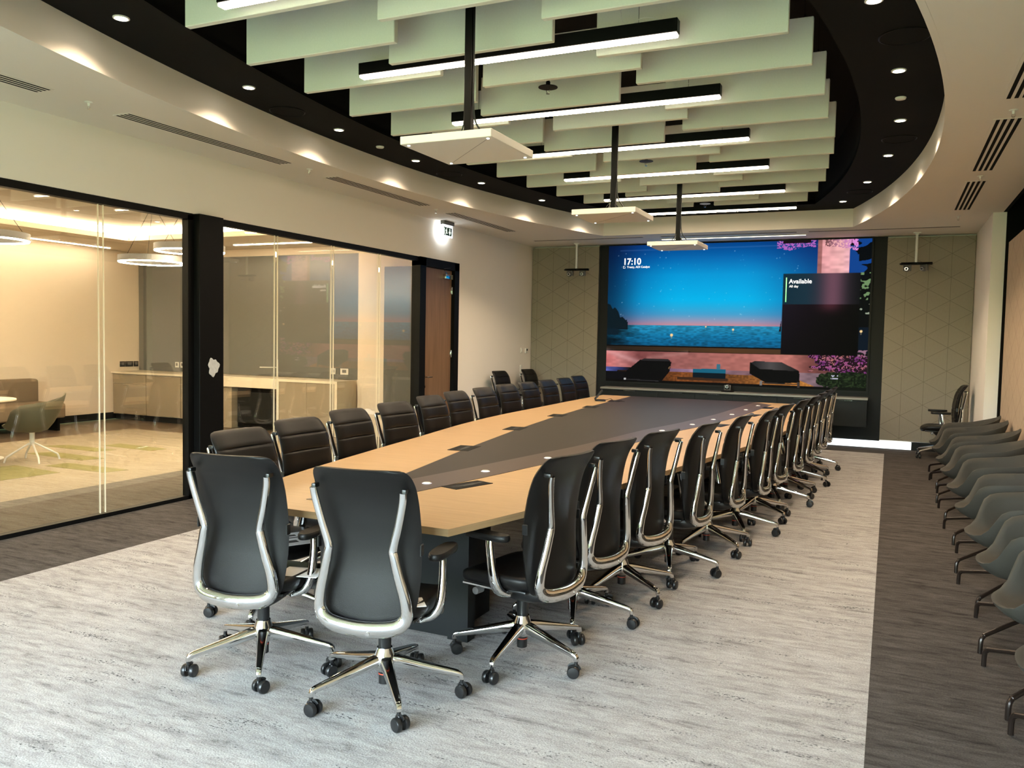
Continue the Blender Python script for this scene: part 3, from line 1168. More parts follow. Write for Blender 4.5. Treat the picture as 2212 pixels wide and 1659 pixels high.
# lawn and flowers
lw = (((U - .97) / .15) ** 2 + ((V - .065) / .068) ** 2) < 1 + .25 * (vnoise(90, 60, 31) - .5)
put(lw, ramp(vnoise(200, 140, 32), [(0, (10, 14, 9)), (.5, (24, 35, 20)), (1, (52, 68, 38))]))
put((U > .9) & (V < .02), (16, 20, 14))
fb = (U > .79 + .05 * vnoise(30, 60, 41)) & (V < .232 + .01 * vnoise(50, 3, 46)) & (V > .112 + .02 * vnoise(40, 3, 42))
put(fb, (34, 18, 26))
nz_ = .6 * vnoise(260, 170, 43) + .4 * vnoise(80, 60, 48)
put(fb & (nz_ > .56), ramp(vnoise(60, 40, 44), [(0, (84, 36, 84)), (.5, (150, 72, 138)), (1, (176, 112, 104))]))
put((np.abs(V - .085) < .012) & (np.abs(U - .89) < .012) & (nz_ > .5), (200, 200, 220))
# night garden on the right
put((U > .925) & (V > .42) & (V < .80), (8, 12, 12))
put((U > .925) & (V > .775), (16, 66, 140))
lf = np.sin((V * 46 - (U - .9) * 60) + 4 * vnoise(24, 30, 51)) > -.05
put((U > .928 + .03 * (V < .9)) & (V > .70) & lf, (6, 10, 14))
put((U > .965) & (V > .6) & (vnoise(120, 90, 52) > .66) & (V < .78), (110, 140, 96))
put((U > .962) & (V > .5) & (V < .575) & (vnoise(110, 80, 53) > .74), (150, 160, 140))
put((U > .955) & (V > .42) & (V < .5), (8, 10, 12))
put((U > .96) & (V < .42) & (V > .25), (10, 22, 34))
put((U > .955) & (V > .228) & (V < .27) & (vnoise(110, 120, 54) > .55), (150, 110, 130))
# pillar with flowers over it
pc = ramp(U, [(.815, (150, 96, 96)), (.829, (158, 102, 100)), (.831, (226, 158, 160)), (.90, (236, 176, 176)), (.925, (240, 180, 190))]) * (.9 + .2 * vnoise(60, 60, 61)[..., None])
put((U > .815) & (U < .925) & (V > .76), pc)
f1 = (U > .668) & (U < .808) & (V > .952 - .03 * vnoise(50, 3, 71) + .10 * np.abs(U - .735) / .14 * .3)
put(f1 & (vnoise(250, 170, 72) > .46), (176, 100, 190))
put((U > .69) & (U < .79) & (V > .982), (24, 14, 20))
f2 = (U > .84) & (U < .955) & (V > .955 - .07 * sm(.85, .94, U) * vnoise(40, 3, 73))
put(f2 & (vnoise(250, 170, 74) > .45), ramp(U, [(.84, (110, 70, 70)), (.89, (190, 130, 160)), (.95, (226, 140, 220))]))
# lamps on the water
for (a, b, r_) in ((.272, .349, 3.2), (.514, .394, 2.2), (.408, .412, 1.6), (.975, .393, 2.6)):
    put(np.clip(r_ + .6 - np.hypot((U - a) * NU, (V - b) * NV), 0, 1), (255, 214, 150))
    put(np.clip(r_ * .7 - np.hypot((U - a) * NU, (V - b + .016) * NV * .6), 0, 1) * .5, (200, 170, 130))
# dark translucent panel
pm = sm(.6935, .6955, U) * sm(.969, .964, U) * sm(.228, .233, V) * sm(.780, .776, V)
pcol = np.zeros_like(IMG)
top = V > .570
blob = np.exp(-((U - .873) / .042) ** 2)
pcol[:] = ramp(U, [(.69, (14, 44, 58)), (.78, (24, 48, 62)), (.86, (50, 44, 54)), (.97, (16, 18, 20))])
pcol = pcol * (1 - blob[..., None] * .8) + np.array((118, 78, 94.)) * blob[..., None] * .8
low = ramp(U, [(.69, (26, 20, 32)), (.78, (20, 14, 22)), (.9, (12, 10, 12)), (.97, (8, 9, 9))])
bl2 = np.exp(-((U - .865) / .04) ** 2 - ((V - .57) / .05) ** 2)
low = low * (1 - bl2[..., None]) + np.array((70, 34, 44.)) * bl2[..., None]
low = low * np.clip(.45 + (V[..., None] - .23) * 1.6, 0, 1)
pcol = np.where(top[..., None], pcol, low)
put((U < .694) & (U > .684) & (V > .385) & (V < .385 + .075 * sm(.684, .694, U)), (12, 22, 30))
put(pm, pcol)
LINC = np.where(IMG / 255 <= .04045, IMG / 255 / 12.92, ((np.clip(IMG, 0, 255) / 255 + .055) / 1.055) ** 2.4)

scr = empty('video_wall', (0, 0, 0), 0, 'huge video wall showing a terrace above a blue night sea', 'screen')
vx = SX0 + (SX1 - SX0) * U
vz = SZ0 + (SZ1 - SZ0) * V
co = np.stack([vx, np.full_like(vx, SY - .012), vz], -1).reshape(-1, 3)
idx = np.arange(NU * NV).reshape(NV, NU)
quads = np.stack([idx[:-1, :-1], idx[:-1, 1:], idx[1:, 1:], idx[1:, :-1]], -1).reshape(-1, 4)
me = D.meshes.new('display_picture')
me.from_pydata(co.tolist(), [], quads.tolist())
ca = me.color_attributes.new('picture', 'FLOAT_COLOR', 'POINT')
rgba = np.concatenate([LINC.reshape(-1, 3), np.ones((NU * NV, 1))], 1).astype(np.float32)
ca.data.foreach_set('color', rgba.ravel())
m_, nt, n, l, p = new_mat('screen_picture')
at = n.new('ShaderNodeVertexColor')
at.layer_name = 'picture'
l.new(at.outputs[0], p.inputs['Emission Color'])
p.inputs['Emission Strength'].default_value = .84
p.inputs['Base Color'].default_value = (.002, .002, .002, 1)
p.inputs['Specular IOR Level'].default_value = .03
p.inputs['Roughness'].default_value = .5
me.materials.append(m_)
po = D.objects.new('display_picture', me)
COL.objects.link(po)
po.parent = scr
g = G()
g.box(SX0 - .03, SX1 + .03, SY - .01, SY + .024, SZ0 - .03, SZ1 + .012)
g.build('display_cabinet', 'black_void', scr, smooth=0)


def text(body, u, v, cap, mat, name, off=0.0, sx=1.0):
    c = D.curves.new(name, 'FONT')
    c.body = body
    c.size = cap / .70
    c.extrude = .001
    c.offset = off
    c.materials.append(M[mat])
    o = D.objects.new(name, c)
    COL.objects.link(o)
    o.location = (SX0 + u * (SX1 - SX0), SY - .0145, SZ0 + v * (SZ1 - SZ0))
    o.rotation_euler = (R(90), 0, 0)
    o.scale = (sx, 1, 1)
    o.parent = scr
    return o


text('17:10', .0615, .861, .108, 'text', 'clock_text', .0030, .95)
text('Treaty, ADI Catalyst', .079, .836, .034, 'text', 'room_text', .0004, 1.0)
text('Available', .716, .712, .070, 'text', 'status_text', .0014, .97)
text('All day', .717, .685, .038, 'text', 'duration_text', .0004, .95)


def scr_box(u0, u1_, v0, v1_, mat, name, d=.014):
    g = G()
    g.box(SX0 + u0 * (SX1 - SX0), SX0 + u1_ * (SX1 - SX0), SY - d - .0008, SY - d, SZ0 + v0 * (SZ1 - SZ0), SZ0 + v1_ * (SZ1 - SZ0))
    return g.build(name, mat, scr, smooth=0)


scr_box(.7045, .7085, .586, .752, 'text_green', 'status_bar')
g = G()
for a in ((.063, .0715, .848, .850), (.063, .0715, .834, .836), (.063, .064, .834, .850), (.0705, .0715, .834, .843)):
    g.box(SX0 + a[0] * 4.25, SX0 + a[1] * 4.25, SY - .0148, SY - .014, SZ0 + a[2] * 2.37, SZ0 + a[3] * 2.37)
g.build('room_icon', 'text', scr, smooth=0)

# floating cabinet under the screen
X0c, X1c = -4.56, -0.30
cb = empty('floating_cabinet', (0, 13.72, 0), 0, 'long dark slate cabinet floating under the video wall', 'cabinet')
g = G()
g.box(X0c, X1c, .02, .30, .34, .755)
g.build('carcass', 'slate', cb, smooth=0)
dx = [X0c, -3.55, -2.93, -2.32, -1.62, -0.92, X1c]
for a, b in zip(dx[:-1], dx[1:]):
    d = G()
    d.box(a + .003, b - .003, 0, .019, .345, .735)
    do = d.build('door', 'slate', cb, smooth=0)
    d = G()
    m = (a + b) / 2
    d.box(m - .10, m + .10, -.012, .0, .738, .746, bev=.002, seg=1)
    d.build('handle', 'chrome2', do)
g = G()
g.box(X0c - .01, X1c + .01, 13.70, 14.03, .757, .79, bev=.003, seg=1)
tag(g.build('cabinet_worktop', 'counter', smooth=0), 'thin grey worktop running below the video wall', 'worktop')
o = empty('conference_camera', (-2.42, 13.84, .791), 0, 'small grey camera standing on the worktop below the screen', 'camera')
ptz(o, 0, 0, 0, hang=False)

# ---------------------------------------------------------------- table
HW = ([3.22, 3.9, 4.55, 5.45, 6.1, 7.06, 7.66, 8.4, 9.8, 11.0, 12.40], [.67, .845, .97, 1.12, 1.22, 1.38, 1.455, 1.52, 1.575, 1.62, 1.65])
TC = -2.44
hwp = smooth_path(list(zip(*HW)), 4)
table = empty('conference_table', (0, 0, 0), 0, 'very long oak boat-shaped conference table with dark brown inlay', 'table')
pl = [(TC - h, y) for y, h in hwp] + [(TC + h, y) for y, h in reversed(hwp)]
g = G()
g.prism(pl, .706, .740)
for i in range(len(g.f)):
    if i >= 2:
        g.m[i] = 1
g.build('tabletop', ['oak', 'oak_edge'], table, smooth=0)
DOT = [(4.17, -2.44), (4.74, -2.34), (5.51, -2.22), (6.27, -2.10), (7.03, -2.03), (7.79, -1.965), (8.55, -1.84), (9.25, -1.76), (10.03, -1.69), (10.84, -1.655), (11.67, -1.62)]
cen = lambda y: float(np.interp(y, [3.3] + [d[0] for d in DOT] + [12.4], [-2.60] + [d[1] for d in DOT] + [-1.60]))
ys = [3.45 + i * .25 for i in range(35)]
ys = [y for y in ys if y < 11.95] + [11.95]
rail = [(cen(y) - .17, y) for y in ys] + [(cen(11.95) - .14, 12.34)] + [(cen(y) + .13, y) for y in reversed(ys)]
g = G()
g.prism(rail, .7402, .7428)
g.build('microphone_rail', 'rail', table, smooth=0)
insL = [(3.95, -2.655), (4.49, -2.75), (5.5, -2.93), (5.85, -2.99), (7.01, -3.17), (7.33, -3.21), (8.5, -3.36), (9.8, -3.48), (11.26, -3.565), (12.38, -3.62)]
inl = [(x, y) for y, x in insL]
ys2 = [y for y in ys if y > 4.05]
inl += [(-1.76, 12.38)] + [(cen(y) - .172, y) for y in reversed(ys2)] + [(-2.63, 3.97)]
g = G()
g.prism(inl, .7402, .7418)
g.build('inlay', 'inlay', table, smooth=0)
for y, x in DOT:
    g = G()
    g.lathe([(.026, .7428), (.026, .7445), (.020, .7485), (.010, .750)], 20, x, y, mi=0)
    g.lathe([(.029, .7428), (.029, .7436)], 20, x, y, mi=1)
    g.build('microphone', ['white_plastic', emat('blue_ring', (.25, .35, 1, 1), .5) if 'blue_ring' not in D.materials else D.materials['blue_ring']], table)


def power_box(x, y, rz, w=.14, d=.36):
    q = G()
    q.box(-w / 2, w / 2, -d / 2, d / 2, .7403, .7432, bev=.001, seg=1, mi=0)
    q.box(-.012, .010, -d / 2 + .03, d / 2 - .04, .7433, .7438, mi=1)
    q.box(.010, .024, -.05, .05, .7433, .7438, mi=1)
    q.build('power_module', ['black_metal', 'ink'], table, (x, y, 0), (0, 0, rz), smooth=0)


for x, y in [(-2.97, 5.66), (-3.22, 7.17), (-3.38, 8.68), (-3.46, 10.05), (-3.52, 11.25)]:
    power_box(x - .01, y, R(8), .17, .30)
power_box(-2.215, 4.25, R(-18), .13, .30)
power_box(-1.455, 11.40, R(0), .13, .30)
for x, y in [(-2.03, 5.7), (-1.77, 7.15), (-1.62, 8.65), (-1.50, 10.1)]:
    power_box(x + .04, y, R(-8), .13, .30)
for (y0, y1) in ((3.82, 4.30), (6.55, 7.1), (9.1, 9.7), (11.6, 12.1)):
    g = G()
    g.box(-2.80, -2.08, y0, y1, 0.0, .706, bev=.004, seg=1)
    g.box(-2.08, -1.96, y0 - .03, y0 + .05, 0.0, .706, mi=0)
    g.build('pedestal', 'slate', table, smooth=0)
g = G()
g.box(-2.75, -2.20, 4.3, 11.6, .45, .70)
g.build('cable_tray', 'black_void', table, smooth=0)

# touch panel with its cable
o = empty('touch_panel', (-3.72, 11.15, .7405), R(-70), 'small black tilted touch panel with a cable at the far left of the table', 'touch panel')
g = G()
g.box(-.11, .11, -.06, .08, 0, .014, bev=.004)
g.build('foot', 'plastic', o)
g = G()
g.box(-.13, .13, -.007, .007, -.085, .085, bev=.004)
g.build('display', 'plastic', o, (0, -.02, .085), (R(-38), 0, 0))
g = G()
g.sweep(smooth_path([(0, .07, .01), (.03, .15, .035), (-.02, .20, .006), (.05, .3, .006), (.1, .34, .006)], 6), .006, n=6)
g.build('cable', 'plastic', o)


# ---------------------------------------------------------------- swivel meeting chair
def lerp(x, xs, ys_):
    return float(np.interp(x, xs, ys_))


def back_mesh():
    g = G()
    zs = [.385, .39, .40, .415, .44]
    z = .47
    while z < .985:
        zs.append(z)
        z += .0225
    for s_ in (.962, .858, .715, .585):
        zs += [s_ - .013, s_ - .006, s_, s_ + .006, s_ + .013]
    zs = sorted(set(round(q_, 4) for q_ in zs if not any(abs(q_ - s_) < .017 and round(abs(q_ - s_), 4) not in (0, .006, .013) for s_ in (.962, .858, .715, .585))))
    zs += [.99, 1.005, 1.02, 1.035, 1.046, 1.054, 1.058]
    rearx = [.38, .45, .55, .65, .75, .85, .93, 1.0, 1.03, 1.06]
    reary = [-.222, -.218, -.208, -.200, -.204, -.219, -.237, -.270, -.294, -.330]
    wx = [.385, .39, .40, .415, .44, .5, .6, .75, .9, .98, 1.01, 1.03, 1.045, 1.054, 1.058]
    wy = [.150, .170, .188, .201, .212, .224, .233, .236, .232, .229, .226, .221, .211, .198, .180]
    rings = []
    nf = 15
    for i, z in enumerate(zs):
        w = lerp(z, wx, wy)
        yr = sum(lerp(z + q_, rearx, reary) for q_ in (-.05, -.035, -.02, -.008, .008, .02, .035, .05)) / 8 - (.006 if z > 1.03 else 0) * (z - 1.03) / .03
        th = .052
        endk = min(1, (z - .378) / .03, (1.064 - z) / .02)
        th *= max(.28, math.sqrt(max(endk, 0.02)))
        # seam dips in the front
        dip = 0
        for s in (.962, .858, .715, .585):
            dip += math.exp(-((z - s) / .005) ** 2) * 1.2
        puff = 0
        ring = []
        for k in range(nf):          # rear face, left to right
            x = -1 + 2 * k / (nf - 1)
            bend = .034 * abs(x) ** 2.2
            edge = .010 * max(0, abs(x) - .86) / .14
            ring.append((x * w, yr + bend + edge, z))
        for k in range(nf):          # front face, right to left
            x = 1 - 2 * k / (nf - 1)
            bend = .034 * abs(x) ** 2.2
            e_ = max(0.0, 1 - abs(x) ** 6)
            t = th * (.35 + .65 * e_)
            side = math.exp(-((abs(x) - .80) / .035) ** 2) * .006
            ring.append((x * w * .985, yr + bend + t - .009 * dip * e_ - side, z))
        rings.append(ring)
    g.loft(rings)
    return g


def frame_mesh():
    """polished bow: two angled uprights flowing into a broad U under the backrest"""
    half = [(.200, -.287, .972, .030, .020), (.195, -.278, .93, .033, .024), (.172, -.264, .83, .034, .026), (.146, -.252, .735, .037, .032),
            (.148, -.249, .70, .040, .036), (.168, -.242, .61, .044, .036), (.189, -.234, .53, .048, .038), (.197, -.228, .47, .050, .044), (.193, -.226, .440, .056, .046), (.174, -.230, .412, .062, .050), (.135, -.240, .395, .066, .050), (.07, -.250, .387, .068, .048), (0, -.254, .384, .068, .048)]
    full = half + [(-a, b, c, d, e_) for a, b, c, d, e_ in reversed(half[:-1])]
    pts = smooth_path(full, 4)
    g = G()
    g.sweep([p[:3] for p in pts], [(p[3], p[4]) for p in pts], (0, 1, 0), n=16, sq=2.15)
    g.sweep([(0.045, -.276, .376), (.045, -.279, .376)], .018, (0, 0, 1), n=10)
    return g


def arm_mesh(s):
    g = G()
    pts = smooth_path([(s * .10, -.03, .385, .055, .024), (s * .19, -.035, .378, .055, .028), (s * .243, -.03, .402, .052, .036), (s * .264, -.015, .45, .048, .036), (s * .268, .0, .53, .042, .032), (s * .264, .015, .61, .038, .028), (s * .260, .022, .650, .042, .026)], 4)
    g.sweep([p[:3] for p in pts], [(p[3], p[4]) for p in pts], (s * 1.0, 0, .001), n=10, sq=3)
    return g


def pad_mesh(s):
    g = G()
    rings = []
    for z, k in ((.648, .82), (.652, .94), (.662, 1.0), (.672, .97), (.678, .86)):
        ring = []
        for i in range(24):
            a = 2 * PI * i / 24
            c, q = math.cos(a), math.sin(a)
            x = math.copysign(abs(c) ** .8, c) * .043 * k
            y = math.copysign(abs(q) ** .7, q) * .128 * (k * .3 + .7)
            ring.append((s * .258 + x, .035 + y, z))
        rings.append(ring)
    g.loft(rings)
    return g


def seat_mesh():
    g = G()
    rings = []
    for z, k in ((.405, .90), (.410, .955), (.425, .99), (.445, 1.0), (.458, .985), (.465, .94), (.468, .80)):
        ring = []
        for i in range(36):
            a = 2 * PI * i / 36
            c, q = math.cos(a), math.sin(a)
            x = math.copysign(abs(c) ** .55, c) * .235 * k
            y = .035 + math.copysign(abs(q) ** .5, q) * .235 * k
            zz = z - .035 * max(0, (y - .12) / .15) ** 2 + .012 * (abs(x) / .235) ** 3 * (k > .9)
            ring.append((x, y, zz))
        rings.append(ring)
    g.loft(rings)
    return g


def caster_mesh():
    g = G()
    for s in (-1, 1):
        g.lathe([(.010, s * .010), (.028, s * .010), (.030, s * .013), (.030, s * .026), (.026, s * .031), (.008, s * .033)], 22, mat=Matrix.Translation((.012, 0, .030)) @ Matrix.Rotation(R(90), 4, 'X'))
    g.box(-.012, .014, -.010, .010, .03, .064, bev=.004, seg=1)
    g.sweep([(.028 * math.cos(a) * 1.08 + .012, 0, .030 + .030 * math.sin(a) * 1.08) for a in [R(40 + 18 * k) for k in range(8)]], (.018, .006), (0, 1, 0), n=6)
    g.lathe([(.009, .055), (.009, .082)], 10)
    return g


def make_chair():
    root = empty('swivel_chair')
    back_mesh().build('backrest', 'leather', root, smooth=50)
    fr = frame_mesh().build('back_frame', 'chrome', root, smooth=50)
    for s in (-1, 1):
        g = G()
        g.box(s * .202 - .010, s * .202 + .010, -.284, -.245, .966, .986, bev=.005)
        g.build('frame_clip', 'plastic', fr)
    for s in (-1, 1):
        g = G()
        g.box(s * .236 - .004, s * .236 + .004, -.18, -.15, .69, .74, bev=.003, seg=1)
        g.build('back_tab', 'plastic', root)
    seat_mesh().build('seat', 'leather', root, smooth=50)
    g = G()
    g.box(-.20, .20, -.15, .22, .392, .408, bev=.006)
    g.box(-.208, -.198, -.05, .22, .388, .396, mi=1)
    g.box(.198, .208, -.05, .22, .388, .396, mi=1)
    g.build('seat_pan', ['plastic', 'chrome2'], root)
    g = G()
    rings = []
    for z, k, yy in ((.318, .45, -.04), (.322, .70, -.05), (.345, .93, -.06), (.375, 1.0, -.05), (.394, 1.0, -.03)):
        rings.append([(math.copysign(abs(math.cos(2 * PI * i / 24)) ** .7, math.cos(2 * PI * i / 24)) * .135 * k, yy + math.copysign(abs(math.sin(2 * PI * i / 24)) ** .7, math.sin(2 * PI * i / 24)) * .165 * k, z) for i in range(24)])
    g.loft(rings)
    g.build('tilt_mechanism', 'plastic', root, smooth=50)
    for s in (-1, 1):
        g = G()
        g.sweep([(s * .12, .13, .368), (s * .17, .13, .368)], .012, n=8)
        g.sweep([(s * .17, .13, .368), (s * .172, .13, .368), (s * .222, .13, .368), (s * .225, .13, .368)], [.026, .036, .036, .026], n=14)
        g.build('tension_knob', 'greyplastic', root)
    for s in (-1, 1):
        a = arm_mesh(s).build('armrest', 'chrome', root, smooth=50)
        pad_mesh(s).build('arm_pad', 'leather', a, smooth=50)
    g = G()
    g.lathe([(.021, .055), (.026, .058), (.026, .10), (.027, .22), (.029, .23), (.029, .325)], 20)
    g.lathe([(.0275, .100), (.0275, .104)], 20, mi=1)
    g.lathe([(.0305, .300), (.0305, .305)], 20, mi=1)
    g.build('gas_lift', ['plastic', 'orange'], root, smooth=40)
    g = G()
    g.lathe([(.044, .120), (.052, .135), (.052, .165), (.044, .188), (.037, .208), (.034, .220)], 24)
    for k in range(5):
        a = 2 * PI * k / 5
        m = Matrix.Rotation(a, 4, 'Z')
        pts = smooth_path([(.02, 0, .162, .056, .054), (.06, 0, .158, .054, .052), (.16, 0, .138, .045, .042), (.265, 0, .117, .036, .032), (.325, 0, .104, .030, .028), (.342, 0, .094, .026, .024), (.345, 0, .078, .024, .024)], 3)
        g.sweep([p[:3] for p in pts], [(p[3], p[4]) for p in pts], (0.02, 0, 1), n=10, sq=3.2, mat=m)
    base = g.build('star_base', 'chrome', root, smooth=40)
    cm = None
    for k in range(5):
        a = 2 * PI * k / 5
        if cm is None:
            c = caster_mesh().build('caster', 'plastic', base, smooth=40)
            cm = c
        else:
            c = cm.copy()
            COL.objects.link(c)
            c.parent = base
        c.location = (.345 * math.cos(a), .345 * math.sin(a), 0)
        c.rotation_euler = (0, 0, random.uniform(0, 2 * PI))
    return root


cproto = make_chair()
first = [True]


def chair(x, y, yawdeg, label, group, base_rot=None, dz=0.0):
    o = cproto if first[0] else copy_tree(cproto)
    first[0] = False
    o.location = (x, y, 0)
    o.rotation_euler = (0, 0, R(yawdeg))
    tag(o, label, 'office chair', group)
    for ch in o.children:
        nm = ch.name.split('.')[0]
        if nm == 'star_base':
            ch.rotation_euler = (0, 0, R(base_rot - yawdeg) if base_rot is not None else random.uniform(0, 2 * PI))
            for c in ch.children:
                c.rotation_euler = (0, 0, random.uniform(0, 2 * PI))
        elif nm != 'gas_lift':
            ch.location.z = dz
    return o


GR = 'black leather swivel chairs around the table'
chair(-2.71, 3.09, 8, 'black leather swivel chair at the near table end, left one of the pair', GR, base_rot=-54 + 2)
chair(-1.995, 3.06, 9, 'black leather swivel chair at the near table end, right one of the pair', GR, base_rot=-54 + 7)
RC = [(-1.625, 3.74, 79, 54), (-1.60, 4.40, 77, 2), (-1.50, 5.02, 77, 38), (-1.36, 5.67, 85, -3), (-1.25, 6.44, 86, 34), (-1.14, 7.09, 88, 3),
      (-1.09, 7.80, 83, 38), (-1.02, 8.56, 86, 0), (-.97, 9.22, 87, 36), (-.95, 9.88, 86, 2), (-.93, 10.56, 86, 34), (-.91, 11.24, 88, -2)]
for i, (x, y, a, b) in enumerate(RC):
    chair(x, y, a, 'black leather swivel chair on the right side of the table, %s from the near end' % ORD[i], GR, base_rot=b)
LC = [(-3.14, 3.70, -92), (-3.28, 4.39, -93), (-3.42, 5.15, -92), (-3.51, 5.91, -96), (-3.68, 6.81, -92), (-3.80, 7.54, -92), (-3.86, 8.30, -93), (-3.96, 9.10, -96), (-3.98, 9.79, -96), (-3.99, 10.49, -96), (-4.01, 11.22, -95), (-4.10, 12.04, -96)]
for i, (x, y, a) in enumerate(LC):
    chair(x - .04, y, a, 'dark leather swivel chair facing us over the left table edge, %s from the near end' % ORD[i], GR, base_rot=(4, 40)[i % 2], dz=-.02)
chair(-5.62, 12.32, -97, 'black swivel chair against the left wall, nearer to the door', 'swivel chairs parked at the walls')
chair(-5.60, 13.45, -97, 'black swivel chair against the left wall, nearer to the felt panel', 'swivel chairs parked at the walls')
chair(0.70, 13.32, 92, 'black swivel chair parked before the right felt panel facing left', 'swivel chairs parked at the walls', base_rot=36 + 180)


# papers lying on seats
def leaflet(x, y, z, rz, w, d, label, marks=True):
    o = empty('leaflet', (x, y, z), R(rz), label, 'leaflet')
    g = G()
    g.box(-w / 2, w / 2, -d / 2, d / 2, 0, .002)
    g.build('sheet', 'white_paper', o, smooth=0)
    if marks:
        g = G()
        g.box(-w * .35, w * .1, -d * .3, -d * .12, .0021, .0024)
        g.box(-w * .30, w * .3, d * .05, d * .12, .0021, .0024)
        g.box(w * .05, w * .28, d * .2, d * .33, .0021, .0024)
        g.build('print', 'ink', o, smooth=0)


leaflet(-2.50, 3.12, .470, 15, .20, .15, 'pale leaflet lying on the seat of the near left end chair', False)
leaflet(-3.02, 3.66, .450, 60, .21, .28, 'white printed leaflet on the seat of the first left side chair')
leaflet(-1.80, 2.98, .470, 40, .09, .12, 'small white care card on the seat of the near right end chair')
leaflet(-1.50, 3.66, .470, 12, .05, .09, 'white tag on the seat of the first right side chair', False)


# ---------------------------------------------------------------- lounge chairs
def shell_mesh(wx=.315, wy=.35):
    """tub shell: tongue-like seat in front (+Y), steep shoulders, low arms, taller back"""
    g = G()
    n = 48

    def rimz(a):   # a = angle from +Y front
        d = abs((a + PI) % (2 * PI) - PI)
        return lerp(math.degrees(d), [0, 26, 34, 42, 52, 62, 75, 110, 150, 180], [.425, .435, .46, .52, .60, .635, .645, .665, .74, .785])

    def rad(a):
        c, q = math.cos(a), math.sin(a)
        # superellipse in plan; narrower tongue at the front
        w = wx
        d = abs((a + PI) % (2 * PI) - PI)
        e_ = 2.6
        r = (abs(q / w) ** e_ + abs(c / wy) ** e_) ** (-1 / e_)
        return r * (1 - .10 * math.exp(-((math.degrees(d) - 38) / 14) ** 2))
    prof = []   # (fraction of radius, height blend 0..1 between base and rim, 'o' outer)
    rings = []
    # outer from bottom centre to rim
    for fr, hz in ((.02, 0), (.30, .0), (.55, .06), (.76, .25), (.90, .55), (.98, .82), (1.0, .97)):
        ring = []
        for i in range(n):
            a = 2 * PI * i / n
            rz = rimz(a)
            r = rad(a) * fr
            z = .335 + (rz - .335) * hz
            lean = .06 * max(0, z - .45) / .33 * (1 if math.cos(a) < 0 else 0) * abs(math.cos(a))
            ring.append((math.sin(a) * r, math.cos(a) * r - lean, z))
        rings.append(ring)
    for fr, hz in ((.985, 1.0), (.945, .99), (.90, .82), (.82, .42), (.72, .14), (.55, .02), (.30, .0), (.02, .0)):
        ring = []
        for i in range(n):
            a = 2 * PI * i / n
            rz = rimz(a)
            r = rad(a) * fr
            sz = .42 - .02 * (1 - fr) + .0
            z = sz + max(0, rz - sz) * hz if rz > sz else sz
            lean = .06 * max(0, z - .45) / .33 * (1 if math.cos(a) < 0 else 0) * abs(math.cos(a))
            ring.append((math.sin(a) * r, math.cos(a) * r - lean, z))
        rings.append(ring)
    g.loft(rings)
    return g


def make_lounge():
    root = empty('lounge_chair')
    shell_mesh().build('shell', 'shell', root, smooth=60)
    g = G()
    g.lathe([(.11, .335), (.10, .318), (.03, .312), (.024, .20), (.03, .18), (.03, .155), (.02, .15)], 20)
    g.build('swivel_post', 'bronze', root)
    for k in range(4):
        a = R(45 + 90 * k)
        g = G()
        pts = smooth_path([(.02, 0, .185), (.10, 0, .172), (.40, 0, .100), (.435, 0, .088), (.452, 0, .065), (.455, 0, .0)], 4)
        g.sweep(pts, .024, (0, 1, 0), n=10, mat=Matrix.Rotation(a, 4, 'Z'))
        g.build('leg', 'bronze', root)
    return root


lproto = make_lounge()
LG = [11.45, 10.73, 9.75, 8.85, 7.84, 6.88, 5.98, 5.20, 4.40, 3.58]
TW = [0, 4, -3, 2, 3, -4, 5, -3, 3, -2]
for i, y in enumerate(LG):
    o = lproto if i == 0 else copy_tree(lproto)
    o.location = (.825, y, .001)
    o.rotation_euler = (0, 0, R(90 + TW[i]))
    k = len(LG) - i
    tag(o, 'grey tub lounge chair along the right wall, %s from the camera' % ORD[k - 1], 'lounge chair', 'grey lounge chairs along the right wall')

# ---------------------------------------------------------------- side room behind the glass
SXW, SYW, SZC = -12.85, 11.25, 3.05
g = G()
g.box(SXW - .1, WL - .0, YB, SYW + 1.5, -.10, -.006)
o = struct(g.build('floor', 'brown_floor', smooth=0))
g = G()
g.box(-7.42, WL - .001, YB, 11.0, -.006, -.002)
tag(g.build('carpet_border', 'grey_carpet', smooth=0), 'grey carpet band just beyond the glass partition', 'carpet')
g = G()
g.box(-11.3, -7.42, YB, 9.72, -.006, -.002)
tag(g.build('carpet_inset', 'beige_carpet', smooth=0), 'beige carpet field in the side room', 'carpet')
PT = [[(-10.55, 7.62), (-10.35, 7.86), (-9.42, 7.86), (-9.52, 7.60)], [(-10.1, 7.04), (-9.9, 7.31), (-8.9, 7.27), (-9.0, 7.0)],
      [(-8.98, 6.50), (-8.96, 6.78), (-7.94, 6.79), (-8.01, 6.52)], [(-9.5, 5.62), (-9.3, 6.36), (-8.42, 6.28), (-8.48, 5.62)], [(-9.93, 8.06), (-9.91, 8.33), (-8.95, 8.28), (-8.97, 8.02)]]
PL = ['small olive carpet strip behind the swivel tub chair', 'olive carpet strip under the swivel tub chair', 'olive carpet strip nearest the glass partition', 'broad olive carpet patch at the photo left edge', 'olive carpet strip nearest the kitchenette']
for p_, lab in zip(PT, PL):
    g = G()
    g.prism(p_, -.002, .0005)
    tag(g.build('carpet_tile', 'green_carpet', smooth=0), lab, 'carpet', 'olive carpet patches in the side room')
g = G()
g.box(SXW - .12, SXW, YB, SYW + .1, 0, 3.4)
g.box(SXW, -7.74, SYW, SYW + .12, 0, 3.4)
g.box(-7.74, WL - .15, SYW - .25, SYW + .12, 0, 3.4)
g.box(SXW, WL - .15, YB - .12, YB, 0, 3.4)
struct(g.build('wall_side', 'sidewall', smooth=0))
g = G()
g.box(SXW, SXW + .015, YB, SYW, 0, .12)
struct(g.build('baseboard_side', 'slate', smooth=0))
